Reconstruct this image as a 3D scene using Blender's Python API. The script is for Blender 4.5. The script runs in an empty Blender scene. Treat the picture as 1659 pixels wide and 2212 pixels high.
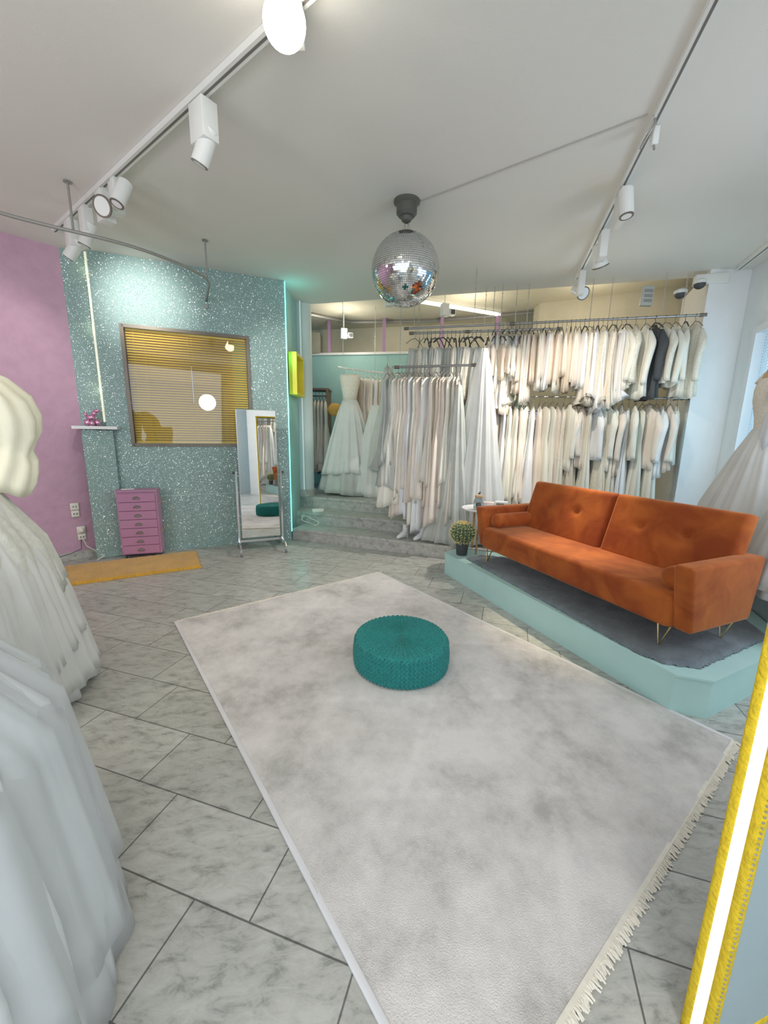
import bpy, bmesh, math, random
from mathutils import Vector, Matrix
random.seed(7)
PI = math.pi
S = bpy.context.scene
COL = S.collection
sin, cos, rad = math.sin, math.cos, math.radians

# ------------------------------------------------------------------ camera
cam_d = bpy.data.cameras.new('camera'); cam = bpy.data.objects.new('camera', cam_d); COL.objects.link(cam)
PITCH, ROLL, CAMZ = 0.195, 0.0165, 1.4
fw = Vector((0, cos(PITCH), -sin(PITCH))); r0 = Vector((1, 0, 0)); u0 = r0.cross(fw)
rr = r0 * cos(ROLL) + u0 * sin(ROLL); uu = u0 * cos(ROLL) - r0 * sin(ROLL)
m = Matrix.Identity(4)
for i in range(3):
    m[i][0], m[i][1], m[i][2] = rr[i], uu[i], -fw[i]
m[2][3] = CAMZ
cam.matrix_world = m
cam_d.sensor_fit = 'VERTICAL'; cam_d.sensor_height = 36; cam_d.lens = 860 / 2212 * 36
cam_d.clip_start = .02
S.camera = cam

# ------------------------------------------------------------------ world, exposure, lights
w = bpy.data.worlds.new('world'); S.world = w; w.use_nodes = True
bg = w.node_tree.nodes['Background']; bg.inputs[0].default_value = (.14, .36, .55, 1); bg.inputs[1].default_value = 1.0
S.view_settings.view_transform = 'Standard'; S.view_settings.look = 'None'
S.view_settings.exposure = 0.0; S.view_settings.gamma = 1
try:
    S.cycles.max_bounces = 9; S.cycles.diffuse_bounces = 4; S.cycles.transparent_max_bounces = 16
    S.cycles.sample_clamp_indirect = 6; S.cycles.caustics_reflective = False; S.cycles.caustics_refractive = False
except Exception: pass

def area(name, loc, size, energy, color=(1, 1, 1), look=(0, 0, -1), sy=None):
    d = bpy.data.lights.new(name, 'AREA'); d.energy = energy; d.color = color
    d.shape = 'RECTANGLE'; d.size = size; d.size_y = sy or size
    o = bpy.data.objects.new(name, d); COL.objects.link(o); o.location = loc
    o.rotation_euler = Vector(look).to_track_quat('-Z', 'Y').to_euler(); return o
def spot(name, loc, target, energy, color=(1, .93, .82), deg=60, blend=.6, r=.03):
    d = bpy.data.lights.new(name, 'SPOT'); d.energy = energy; d.color = color
    d.spot_size = rad(deg); d.spot_blend = blend; d.shadow_soft_size = r
    o = bpy.data.objects.new(name, d); COL.objects.link(o); o.location = loc
    o.rotation_euler = (Vector(target) - Vector(loc)).to_track_quat('-Z', 'Y').to_euler(); return o
def point(name, loc, energy, color=(1, .93, .82), r=.05):
    d = bpy.data.lights.new(name, 'POINT'); d.energy = energy; d.color = color; d.shadow_soft_size = r
    o = bpy.data.objects.new(name, d); COL.objects.link(o); o.location = loc; return o

DAY = (.86, .91, 1.0)
WARM = (1, .91, .80)
# daylight entering through the shop front (behind the camera) and the side shop window
area('daylight_front', (-1.6, -1.7, 1.7), 5.0, 82, DAY, (0, 1, -.12), 2.4)
area('window_side_light', (2.75, 1.6, 1.6), 2.0, 14, DAY, (-1, .15, -.3), 1.6)
area('window_side_light', (3.30, 3.55, 1.6), 1.0, 6.5, (.66, .90, 1), (-.45, .9, -.05), 1.4)
area('window_side_light', (2.75, 1.2, 2.0), .8, 15, (.86, .90, 1), (.0, 1, -.25), .8)  # interior fill added to brighten the gown by the window
# unseen fill lights added to brighten the ceiling, and points brightening the back room
point('unseen_fill_light', (-2.6, .3, 2.1), 30, WARM, .2)
point('unseen_fill_light', (.3, -1.1, 2.1), 35, (1, .96, .92), .2)
point('unseen_fill_light', (-4.2, 1.6, 2.2), 14, WARM, .2)
point('back_room_light', (1.2, 6.2, 2.95), 11, (1, .90, .74), .08)
point('back_room_light', (-.7, 6.9, 2.95), 11, (1, .92, .78), .08)
point('back_room_light', (2.6, 5.6, 2.95), 6, (1, .90, .72), .08)
# track spotlights
spot('track_spot_light', (-2.30, 3.62, 2.90), (-2.56, 4.50, 2.70), 62, (1, .97, .92), 66, 1, .02)
spot('track_spot_light', (-2.35, 3.2, 2.75), (-3.6, 3.75, 1.9), 26, (1, .93, .90), 70, .7)
spot('track_spot_light', (-.9, 2.45, 2.75), (-1.5, 3.3, 0), 30, WARM, 75, .9)
spot('track_spot_light', (-.43, 1.85, 2.85), (-.9, 2.6, 0), 22, WARM, 100, 1)
spot('track_spot_light', (1.66, 3.42, 2.66), (1.42, 2.90, .6), 230, (1, .86, .62), 30, 1)
spot('track_spot_light', (1.72, 3.75, 2.75), (2.4, 5.0, 1.6), 55, (1, .93, .82), 85, .9)
spot('track_spot_light', (1.85, 4.1, 2.75), (.6, 4.8, 1.0), 150, (1, .93, .84), 85, .9)
spot('track_spot_light', (-1.6, 3.0, 2.75), (-.6, 6.6, 1.2), 90, (1, .94, .84), 50, .8)
spot('track_spot_light', (-1.45, 1.3, 2.8), (-2.1, 1.9, 1.4), 14, (1, .90, .72), 60, .8)

# ------------------------------------------------------------------ materials
def lin(c): return tuple(((v / 255 + .055) / 1.055) ** 2.4 if v > 10 else v / 255 / 12.92 for v in c)
KALB = 0.60
def alb(c): return tuple(min(.88, v / KALB) for v in lin(c)) + (1,)
MATS = {}
def mat(name, rgb, rough=.6, metal=0, var=.08, vscale=6, bump=0, bscale=60, sheen=0, spec=.4, raw=False, trans=0, emit=None, estr=1, coat=0):
    if name in MATS: return MATS[name]
    M = bpy.data.materials.new(name); M.use_nodes = True; nt = M.node_tree; N = nt.nodes; L = nt.links
    b = N['Principled BSDF']; c = (tuple(rgb) + (1,)) if raw else alb(rgb)
    b.inputs['Roughness'].default_value = rough; b.inputs['Metallic'].default_value = metal
    b.inputs['Specular IOR Level'].default_value = spec
    if sheen: b.inputs['Sheen Weight'].default_value = sheen; b.inputs['Sheen Roughness'].default_value = .4
    if coat: b.inputs['Coat Weight'].default_value = coat
    tc = N.new('ShaderNodeTexCoord')
    if var:
        nz = N.new('ShaderNodeTexNoise'); nz.inputs['Scale'].default_value = vscale; nz.inputs['Detail'].default_value = 4
        L.new(tc.outputs['Object'], nz.inputs['Vector'])
        cr = N.new('ShaderNodeValToRGB'); cr.color_ramp.elements[0].position = .3; cr.color_ramp.elements[1].position = .7
        cr.color_ramp.elements[0].color = tuple(v * (1 - var) for v in c[:3]) + (1,)
        cr.color_ramp.elements[1].color = tuple(min(.92, v * (1 + var)) for v in c[:3]) + (1,)
        L.new(nz.outputs['Fac'], cr.inputs[0]); L.new(cr.outputs[0], b.inputs['Base Color'])
    else: b.inputs['Base Color'].default_value = c
    if bump:
        n2 = N.new('ShaderNodeTexNoise'); n2.inputs['Scale'].default_value = bscale; n2.inputs['Detail'].default_value = 3
        L.new(tc.outputs['Object'], n2.inputs['Vector'])
        bp = N.new('ShaderNodeBump'); bp.inputs['Strength'].default_value = bump; bp.inputs['Distance'].default_value = .01
        L.new(n2.outputs['Fac'], bp.inputs['Height']); L.new(bp.outputs[0], b.inputs['Normal'])
    if emit:
        b.inputs['Emission Color'].default_value = tuple(emit) + (1,); b.inputs['Emission Strength'].default_value = estr
    if trans:
        out = N['Material Output']; mx = N.new('ShaderNodeMixShader'); tr = N.new('ShaderNodeBsdfTransparent')
        mx.inputs[0].default_value = trans; L.new(b.outputs[0], mx.inputs[1]); L.new(tr.outputs[0], mx.inputs[2]); L.new(mx.outputs[0], out.inputs[0])
    MATS[name] = M; return M

def floor_mat(name, tiles=True):
    M = bpy.data.materials.new(name); M.use_nodes = True; nt = M.node_tree; N = nt.nodes; L = nt.links
    b = N['Principled BSDF']; b.inputs['Roughness'].default_value = .32; b.inputs['Specular IOR Level'].default_value = .45
    tc = N.new('ShaderNodeTexCoord'); mp = N.new('ShaderNodeMapping'); mp.inputs['Rotation'].default_value = (0, 0, rad(17))
    L.new(tc.outputs['Object'], mp.inputs[0])
    # marble veins
    mp2 = N.new('ShaderNodeMapping'); mp2.inputs['Rotation'].default_value = (.3, .2, rad(-30)); mp2.inputs['Scale'].default_value = (2.0, 4.6, 3)
    L.new(tc.outputs['Object'], mp2.inputs[0])
    n1 = N.new('ShaderNodeTexNoise'); n1.inputs['Scale'].default_value = 5.5; n1.inputs['Detail'].default_value = 12; n1.inputs['Roughness'].default_value = .72; n1.inputs['Distortion'].default_value = .45
    L.new(mp2.outputs[0], n1.inputs[0])
    cr = N.new('ShaderNodeValToRGB'); e = cr.color_ramp.elements
    e[0].position = .36; e[0].color = alb((122, 122, 116)); e[1].position = .62; e[1].color = alb((163, 162, 156))
    e2 = cr.color_ramp.elements.new(.47); e2.color = alb((150, 149, 143))
    L.new(n1.outputs[0], cr.inputs[0])
    last = cr.outputs[0]
    if tiles:
        br = N.new('ShaderNodeTexBrick'); br.offset = .37; br.squash = 1
        br.inputs['Color1'].default_value = (1, 1, 1, 1); br.inputs['Color2'].default_value = (.86, .86, .85, 1); br.inputs['Mortar'].default_value = (.30, .29, .30, 1)
        br.inputs['Scale'].default_value = 1; br.inputs['Mortar Size'].default_value = .0028; br.inputs['Mortar Smooth'].default_value = .1
        br.inputs['Brick Width'].default_value = .52; br.inputs['Row Height'].default_value = .272
        mp.inputs['Location'].default_value = (.1, .062, 0)
        L.new(mp.outputs[0], br.inputs[0])
        mx = N.new('ShaderNodeMix'); mx.data_type = 'RGBA'; mx.blend_type = 'MULTIPLY'; mx.inputs[0].default_value = 1
        L.new(last, mx.inputs[6]); L.new(br.outputs['Color'], mx.inputs[7]); last = mx.outputs[2]
    L.new(last, b.inputs['Base Color'])
    return M

def glitter_mat():
    M = bpy.data.materials.new('teal_glitter_paint'); M.use_nodes = True; nt = M.node_tree; N = nt.nodes; L = nt.links
    b = N['Principled BSDF']; b.inputs['Base Color'].default_value = alb((112, 136, 132)); b.inputs['Roughness'].default_value = .55
    tc = N.new('ShaderNodeTexCoord'); geo = N.new('ShaderNodeNewGeometry')
    vo = N.new('ShaderNodeTexVoronoi'); vo.inputs['Scale'].default_value = 150
    L.new(tc.outputs['Object'], vo.inputs['Vector'])
    sub = N.new('ShaderNodeVectorMath'); sub.operation = 'SUBTRACT'; sub.inputs[1].default_value = (.5, .5, .5)
    L.new(vo.outputs['Color'], sub.inputs[0])
    sc = N.new('ShaderNodeVectorMath'); sc.operation = 'SCALE'; sc.inputs['Scale'].default_value = .85; L.new(sub.outputs[0], sc.inputs[0])
    ad = N.new('ShaderNodeVectorMath'); ad.operation = 'ADD'; L.new(geo.outputs['Normal'], ad.inputs[0]); L.new(sc.outputs[0], ad.inputs[1])
    nm = N.new('ShaderNodeVectorMath'); nm.operation = 'NORMALIZE'; L.new(ad.outputs[0], nm.inputs[0])
    gl = N.new('ShaderNodeBsdfGlossy'); gl.inputs['Roughness'].default_value = .2; gl.inputs['Color'].default_value = (.9, .95, .93, 1)
    L.new(nm.outputs[0], gl.inputs['Normal'])
    # flakes are small: only the cell centre is a flake, and only some cells hold one
    lt = N.new('ShaderNodeMath'); lt.operation = 'LESS_THAN'; lt.inputs[1].default_value = .40; L.new(vo.outputs['Distance'], lt.inputs[0])
    ml = N.new('ShaderNodeMath'); ml.operation = 'MULTIPLY'; ml.inputs[1].default_value = .75; L.new(lt.outputs[0], ml.inputs[0])
    sx = N.new('ShaderNodeTexWhiteNoise'); L.new(vo.outputs['Position'], sx.inputs['Vector'])
    gt = N.new('ShaderNodeMath'); gt.operation = 'GREATER_THAN'; gt.inputs[1].default_value = .5; L.new(sx.outputs['Value'], gt.inputs[0])
    m2 = N.new('ShaderNodeMath'); m2.operation = 'MULTIPLY'; L.new(ml.outputs[0], m2.inputs[0]); L.new(gt.outputs[0], m2.inputs[1]); ml = m2
    mx = N.new('ShaderNodeMixShader'); L.new(ml.outputs[0], mx.inputs[0]); L.new(b.outputs[0], mx.inputs[1]); L.new(gl.outputs[0], mx.inputs[2])
    L.new(mx.outputs[0], N['Material Output'].inputs[0]); return M

def glass_mat(name, fac=.16, tint=(1, 1, 1)):
    M = bpy.data.materials.new(name); M.use_nodes = True; nt = M.node_tree; N = nt.nodes; L = nt.links
    N.remove(N['Principled BSDF']); gl = N.new('ShaderNodeBsdfGlossy'); gl.inputs['Roughness'].default_value = .01
    tr = N.new('ShaderNodeBsdfTransparent'); tr.inputs[0].default_value = tuple(tint) + (1,)
    mx = N.new('ShaderNodeMixShader'); mx.inputs[0].default_value = fac
    L.new(tr.outputs[0], mx.inputs[1]); L.new(gl.outputs[0], mx.inputs[2]); L.new(mx.outputs[0], N['Material Output'].inputs[0]); return M

def rug_mat():
    M = mat('cream_rug_wool', (186, 181, 176), .95, var=0, sheen=.3, bump=.5, bscale=260)
    nt = M.node_tree; N = nt.nodes; L = nt.links; b = N['Principled BSDF']
    tc = N.new('ShaderNodeTexCoord')
    n1 = N.new('ShaderNodeTexNoise'); n1.inputs['Scale'].default_value = 2.2; n1.inputs['Detail'].default_value = 10; n1.inputs['Roughness'].default_value = .72
    L.new(tc.outputs['Object'], n1.inputs[0])
    cr = N.new('ShaderNodeValToRGB'); e = cr.color_ramp.elements
    e[0].position = .36; e[0].color = alb((150, 146, 141)); e[1].position = .60; e[1].color = alb((189, 184, 180))
    e2 = e.new(.48); e2.color = alb((176, 171, 167))
    L.new(n1.outputs[0], cr.inputs[0])
    # faint lattice of woven lines
    last = cr.outputs[0]
    for ang in (35, -35):
        mp = N.new('ShaderNodeMapping'); mp.inputs['Rotation'].default_value = (0, 0, rad(ang)); L.new(tc.outputs['Object'], mp.inputs[0])
        wv = N.new('ShaderNodeTexWave'); wv.inputs['Scale'].default_value = .55; wv.inputs['Distortion'].default_value = .12
        L.new(mp.outputs[0], wv.inputs[0])
        c2 = N.new('ShaderNodeValToRGB'); c2.color_ramp.elements[0].position = .975; c2.color_ramp.elements[0].color = (1, 1, 1, 1)
        c2.color_ramp.elements[1].position = 1; c2.color_ramp.elements[1].color = (1.04, 1.04, 1.04, 1)
        L.new(wv.outputs['Fac'], c2.inputs[0])
        mx = N.new('ShaderNodeMix'); mx.data_type = 'RGBA'; mx.blend_type = 'MULTIPLY'; mx.inputs[0].default_value = 1
        L.new(last, mx.inputs[6]); L.new(c2.outputs[0], mx.inputs[7]); last = mx.outputs[2]
    L.new(last, b.inputs['Base Color']); return M

def velvet():
    M = mat('orange_velvet', (158, 80, 36), .75, var=0, sheen=.6, bump=.15, bscale=25, spec=.2)
    nt = M.node_tree; N = nt.nodes; L = nt.links; b = N['Principled BSDF']
    tc = N.new('ShaderNodeTexCoord'); n1 = N.new('ShaderNodeTexNoise'); n1.inputs['Scale'].default_value = 5; n1.inputs['Detail'].default_value = 7; n1.inputs['Distortion'].default_value = .8
    L.new(tc.outputs['Object'], n1.inputs[0]); cr = N.new('ShaderNodeValToRGB'); e = cr.color_ramp.elements
    e[0].position = .35; e[0].color = (.30, .062, .016, 1); e[1].position = .7; e[1].color = (.50, .135, .028, 1)
    b.inputs['Sheen Tint'].default_value = (1, .55, .3, 1)
    L.new(n1.outputs[0], cr.inputs[0]); L.new(cr.outputs[0], b.inputs['Base Color']); return M

white_paint = mat('white_ceiling_paint', (186, 184, 178), .9, var=.02, vscale=1, bump=.08, bscale=220, spec=.1)
wall_white = mat('white_wall_paint', (176, 178, 174), .85, var=.02)
cream_paint = mat('cream_wall_paint', (192, 183, 162), .85, var=.03)
pink_paint = mat('pink_textured_paint', (163, 132, 149), .85, var=.05, vscale=9, bump=.9, bscale=14)
teal_paint = mat('teal_wall_paint', (128, 160, 154), .7, var=.03)
mint_paint = mat('mint_platform_paint', (152, 182, 178), .55, var=.03, bump=.05, bscale=120)
glitter = glitter_mat(); tile_m = floor_mat('marble_floor_tiles'); step_m = floor_mat('marble_step_slabs', False)
satin = [mat('ivory_satin', (196, 189, 178), .5, var=.04, vscale=3, sheen=.3), mat('white_satin', (198, 196, 192), .5, var=.03, vscale=3, sheen=.3),
         mat('blush_satin', (190, 179, 167), .55, var=.05, vscale=4, sheen=.3), mat('cream_lace', (190, 183, 170), .8, var=.10, vscale=60, sheen=.2, bump=.5, bscale=90),
         mat('champagne_satin', (180, 166, 150), .55, var=.06, vscale=5, sheen=.3)]
tulle = mat('white_tulle', (190, 190, 186), .9, var=.05, vscale=5, sheen=.4, trans=.22)
tulle_g = mat('grey_tulle', (168, 170, 164), .9, var=.08, vscale=6, sheen=.4, trans=.2)
tulle_b = mat('bluish_white_tulle', (186, 190, 194), .9, var=.04, vscale=4, sheen=.4, trans=.12)
chrome = mat('chrome', (.75, .76, .78), .15, 1, raw=True, var=0)
steel = mat('brushed_steel_rod', (.42, .42, .42), .35, .9, raw=True, var=0)
zinc = mat('galvanised_chain', (.62, .62, .6), .35, .9, raw=True, var=0)
blackm = mat('black_plastic', (62, 64, 66), .5, var=.1)
dark_metal = mat('dark_bronze_metal', (98, 92, 84), .4, .3, var=.1)
white_plastic = mat('white_lamp_metal', (186, 186, 182), .4, var=.01)
mirror_m = mat('mirror_glass', (.88, .90, .90), .01, 1, raw=True, var=0)
gold = mat('brass_metal', (.62, .46, .22), .3, 1, raw=True, var=0)
wood = mat('pale_wood', (168, 132, 96), .5, var=.2, vscale=20)

# ------------------------------------------------------------------ mesh helpers
class MB:
    def __init__(s): s.v = []; s.f = []; s.fm = []; s.mi = 0
    def face(s, idx): s.f.append(tuple(idx)); s.fm.append(s.mi)
    def quad(s, *P):
        b = len(s.v); s.v += [tuple(p) for p in P]; s.face(range(b, b + len(P)))
    def box(s, c, d, rz=0, rx=0, ry=0):
        R = Matrix.Rotation(rz, 3, 'Z') @ Matrix.Rotation(ry, 3, 'Y') @ Matrix.Rotation(rx, 3, 'X'); b = len(s.v)
        for z in (-1, 1):
            for y in (-1, 1):
                for x in (-1, 1):
                    s.v.append(tuple(Vector(c) + R @ Vector((x * d[0] / 2, y * d[1] / 2, z * d[2] / 2))))
        for q in ((0, 2, 3, 1), (4, 5, 7, 6), (0, 1, 5, 4), (2, 6, 7, 3), (0, 4, 6, 2), (1, 3, 7, 5)): s.face([b + i for i in q])
        return s
    def prism(s, poly, z0, z1):
        b = len(s.v); n = len(poly)
        s.v += [(x, y, z0) for x, y in poly] + [(x, y, z1) for x, y in poly]
        s.face([b + i for i in range(n)][::-1]); s.face([b + n + i for i in range(n)])
        for i in range(n): j = (i + 1) % n; s.face((b + i, b + j, b + n + j, b + n + i))
        return s
    def tube(s, pts, r, n=8, closed=False, rs=None):
        pts = [Vector(p) for p in pts]; b = len(s.v); m_ = len(pts); up = None
        for i, p in enumerate(pts):
            if closed: t = pts[(i + 1) % m_] - pts[i - 1]
            else: t = pts[min(i + 1, m_ - 1)] - pts[max(i - 1, 0)]
            t.normalize()
            if up is None: up = Vector((0, 0, 1)) if abs(t.z) < .9 else Vector((1, 0, 0))
            a = t.cross(up); a.normalize(); up = a.cross(t); up.normalize()
            R_ = rs[i] if rs else r
            for k in range(n): th = 2 * PI * k / n; s.v.append(tuple(p + (a * cos(th) + up * sin(th)) * R_))
        for i in range(m_ if closed else m_ - 1):
            j = (i + 1) % m_
            for k in range(n): l = (k + 1) % n; s.face((b + i * n + k, b + i * n + l, b + j * n + l, b + j * n + k))
        if not closed: s.face([b + k for k in range(n)][::-1]); s.face([b + (m_ - 1) * n + k for k in range(n)])
        return s
    def rings(s, R, cap0=True, cap1=True, closed=True):
        b = len(s.v); n = len(R[0])
        for r_ in R: s.v += [tuple(p) for p in r_]
        for i in range(len(R) - 1):
            for k in range(n if closed else n - 1): l = (k + 1) % n; s.face((b + i * n + k, b + i * n + l, b + (i + 1) * n + l, b + (i + 1) * n + k))
        if cap0: s.face([b + k for k in range(n)][::-1])
        if cap1: s.face([b + (len(R) - 1) * n + k for k in range(n)])
        return s
    def lathe(s, prof, c=(0, 0, 0), n=24, M=None):
        R = []
        for r_, z in prof:
            ring = []
            for k in range(n):
                p = Vector((r_ * cos(2 * PI * k / n), r_ * sin(2 * PI * k / n), z))
                if M: p = M @ p
                ring.append(p + Vector(c))
            R.append(ring)
        return s.rings(R)
    def build(s, name, m_, parent=None, smooth=False, loc=None, rz=None, recalc=True):
        me = bpy.data.meshes.new(name); me.from_pydata(s.v, [], s.f)
        if recalc:
            bm = bmesh.new(); bm.from_mesh(me); bmesh.ops.recalc_face_normals(bm, faces=bm.faces); bm.to_mesh(me); bm.free()
        ms = m_ if isinstance(m_, (list, tuple)) else [m_]
        for q in ms: me.materials.append(q)
        if len(ms) > 1:
            for p, i in zip(me.polygons, s.fm): p.material_index = i
        if smooth:
            me.polygons.foreach_set('use_smooth', [True] * len(me.polygons))
        o = bpy.data.objects.new(name, me); COL.objects.link(o)
        if parent: o.parent = parent
        if loc: o.location = loc
        if rz is not None: o.rotation_euler.z = rz
        return o

def rbox(name, c, d, m_, parent=None, bev=.02, seg=3, rz=0, rx=0, ry=0, shape=None, smooth=True):
    bm = bmesh.new(); bmesh.ops.create_cube(bm, size=1)
    for v in bm.verts:
        v.co = Vector((v.co.x * d[0], v.co.y * d[1], v.co.z * d[2]))
        if shape: v.co = Vector(shape(v.co))
    bmesh.ops.bevel(bm, geom=bm.edges[:] , offset=bev, segments=seg, affect='EDGES', profile=.5)
    R = Matrix.Rotation(rz, 4, 'Z') @ Matrix.Rotation(ry, 4, 'Y') @ Matrix.Rotation(rx, 4, 'X')
    bmesh.ops.transform(bm, matrix=Matrix.Translation(c) @ R, verts=bm.verts)
    me = bpy.data.meshes.new(name); bm.to_mesh(me); bm.free(); me.materials.append(m_)
    if smooth: me.polygons.foreach_set('use_smooth', [True] * len(me.polygons))
    o = bpy.data.objects.new(name, me); COL.objects.link(o)
    if parent: o.parent = parent
    return o
def tag(o, label, cat, group=None, kind=None):
    o['label'] = label; o['category'] = cat
    if group: o['group'] = group
    if kind: o['kind'] = kind
    return o
def thing(name, label, cat, loc=(0, 0, 0), rz=0, group=None):
    o = bpy.data.objects.new(name, None); COL.objects.link(o); o.empty_display_size = .1
    o.location = loc; o.rotation_euler.z = rz; return tag(o, label, cat, group)
def struct(o): o['kind'] = 'structure'; return o
def copy_tree(o, parent=None):
    c = o.copy(); COL.objects.link(c); c.parent = parent
    for ch in list(o.children): copy_tree(ch, c)
    return c
ORD = ['first', 'second', 'third', 'fourth', 'fifth', 'sixth', 'seventh', 'eighth', 'ninth', 'tenth', 'eleventh', 'twelfth', 'thirteenth', 'fourteenth', 'fifteenth',
       'sixteenth', 'seventeenth', 'eighteenth', 'nineteenth', 'twentieth', 'twenty-first', 'twenty-second', 'twenty-third', 'twenty-fourth', 'twenty-fifth', 'twenty-sixth', 'twenty-seventh', 'twenty-eighth', 'twenty-ninth', 'thirtieth']

# ------------------------------------------------------------------ room shell
CZ = 3.13
ANG = rad(22.7); WD = Vector((cos(ANG), sin(ANG), 0)); WN = Vector((sin(ANG), -cos(ANG), 0)); W0 = Vector((-3.217, 4.300, 0))
def WP(s_, off, z): return W0 + WD * s_ + WN * off + Vector((0, 0, z))
STA = rad(-20.5); SD = Vector((cos(STA), sin(STA), 0)); SN = Vector((-sin(STA), cos(STA), 0)); S0 = Vector((-1.09, 5.07, 0))
def SP(a, b): p = S0 + SD * a + SN * b; return (p.x, p.y)
def mbs(): return MB()
struct(mbs().prism([(-6.2, -2.2), (2.6, -2.2), (3.6, 2.0), (4.6, 6.2), (-1.2, 6.2), (-6.2, 4.6)], -.1, 0).build('floor', tile_m))
# front ceiling ends in a soffit edge
struct(mbs().prism([(-6.2, -2.2), (2.6, -2.2), (4.3, 3.0), (4.4, 4.53), (-.993, 5.92), (-2.2, 6.0), (-6.2, 4.6)], CZ, CZ + .25).build('ceiling', white_paint))
struct(mbs().prism([(-4, 5.6), (5.2, 3.9), (6, 9), (-4, 9.6)], 3.36, 3.5).build('ceiling_rear', mat('cream_ceiling_paint', (186, 180, 162), .9, var=.02)))
# marble stairs up to the raised rear room
st = MB()
for k, (b0, z) in enumerate(((0, .15), (.36, .305), (.72, .46))):
    st.prism([SP(-1.4 if k else -.12, b0), SP(4.9, b0), SP(4.9, b0 + .4), SP(-1.4 if k else -.12, b0 + .4)], -.05 if k == 0 else 0, z)
    st.prism([SP(-.12, b0 - .012), SP(4.9, b0 - .012), SP(4.9, b0 + .05), SP(-.12, b0 + .05)], z - .03, z + .003)   # nosing
struct(st.build('floor_stairs', step_m))
struct(mbs().prism([SP(-1.6, 1.10), SP(4.9, 1.10), (7, 9.6), (-4, 9.6), (-3.6, 6.5)], .30, .46).build('floor_rear', tile_m))
# pink wall
PD = Vector((-.69, -.73, 0)).normalized(); PN = Vector((.73, -.69, 0)).normalized()
def PP(s_, off, z): return W0 + PD * s_ + PN * off + Vector((0, 0, z))
def wallbox(P, s0, s1, o0, o1, z0, z1, mb):
    a, b, c, d = P(s0, o0, 0), P(s1, o0, 0), P(s1, o1, 0), P(s0, o1, 0)
    return mb.prism([(p.x, p.y) for p in (a, b, c, d)], z0, z1)
struct(wallbox(PP, -.3, 4.4, -.2, 0, 0, CZ, MB()).build('wall_left', pink_paint))
mb_ = wallbox(PP, 0, 4.2, 0, .012, .0, .60, MB()); struct(mb_.build('trim_1', pink_paint))
struct(wallbox(PP, .0, 4.2, .0, .018, .0, .085, MB()).build('baseboard_left', step_m))
# glitter wall: recessed strip on the left, proud panel with the blind window
struct(wallbox(WP, -.05, .26, -.2, 0, 0, CZ, MB()).build('wall_back_strip', glitter))
WS0, WS1, WZ0, WZ1 = .470, 1.71, 1.235, 2.455
mb_ = MB()
for s0, s1, z0, z1 in ((.235, WS0, 0, CZ), (WS1, 2.15, 0, CZ), (WS0, WS1, 0, WZ0), (WS0, WS1, WZ1, CZ)): wallbox(WP, s0, s1, -.12, .06, z0, z1, mb_)
struct(mb_.build('wall_back', glitter))
struct(wallbox(WP, .30, 2.13, .06, .0615, .652, .656, MB()).build('trim_2', mat('pale_seam', (160, 178, 172), .5, var=0)))
# window with yellow blind in it
g = struct(wallbox(WP, WS0, WS1, -.06, -.03, WZ0, WZ1, MB()).build('window_1', mat('dim_room_behind', (150, 118, 92), .8, var=.2, vscale=2)))
fr = MB()
for s0, s1, z0, z1 in ((WS0 - .02, WS0 + .015, WZ0 - .02, WZ1 + .02), (WS1 - .015, WS1 + .02, WZ0 - .02, WZ1 + .02), (WS0, WS1, WZ1 - .015, WZ1 + .02), (WS0, WS1, WZ0 - .02, WZ0 + .015)):
    wallbox(WP, s0, s1, -.02, .075, z0, z1, fr)
fr.build('window_frame', dark_metal, g)
wallbox(WP, WS0, WS1, .045, .049, WZ0, WZ1, MB()).build('pane', glass_mat('window_pane_reflective', .045), g)
yel = mat('yellow_blind_slats', (206, 168, 74), .45, var=.04, vscale=3)
bl = MB(); nsl = 44
for i in range(nsl):
    z = WZ0 + .035 + (WZ1 - WZ0 - .06) * i / (nsl - 1)
    for e in (0,):
        a = WP(WS0 + .02, .012, z); b = WP(WS1 - .02, .012, z)
        t = WN * .009 + Vector((0, 0, -.0092)); th = Vector((0, 0, .0012)) + WN * .0006
        vs = [a - t, b - t, b + t, a + t]; bb = len(bl.v); bl.v += [tuple(x) for x in vs] + [tuple(x + th) for x in vs]
        for q in ((0, 1, 2, 3), (7, 6, 5, 4), (0, 4, 5, 1), (2, 6, 7, 3), (1, 5, 6, 2), (0, 3, 7, 4)): bl.face([bb + k for k in q])
o = thing('venetian_blind', 'yellow venetian blind behind the glass of the glitter wall window', 'blind')
bl.build('slats', yel, o)
wallbox(WP, WS0 + .02, WS1 - .02, -.01, .03, WZ1 - .035, WZ1 - .012, MB()).build('head_rail', yel, o)
wallbox(WP, WS0 + .02, WS1 - .02, 0, .024, WZ0 + .012, WZ0 + .026, MB()).build('bottom_rail', yel, o)
mb_ = MB()
for s_ in (.56, .66, 1.08, 1.12, 1.58): mb_.tube([WP(s_, .024, WZ1 - .03), WP(s_, .024, WZ0 + .03)], .0016, 5)
mb_.build('cords', yel, o)
mb_ = MB().tube([WP(1.10, .032, WZ1 - .35), WP(1.10, .032, WZ1 - .75)], .005, 6); mb_.build('tilt_wand', white_plastic, o)
# side return wall, round column
struct(mbs().prism([(-1.235, 5.10), (-1.24, 5.80), (-2.2, 5.80), (-2.2, 4.80)], 0, CZ).build('wall_side', teal_paint))
struct(mbs().lathe([(.135, .46), (.135, CZ)], (-1.20, 5.99, 0), 40).build('column', mat('white_column_paint', (176, 182, 180), .7, var=.02), smooth=False))
struct(mbs().lathe([(.152, .46), (.152, .56), (.138, .565)], (-1.20, 5.99, 0), 40).build('trim_3', step_m))
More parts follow.
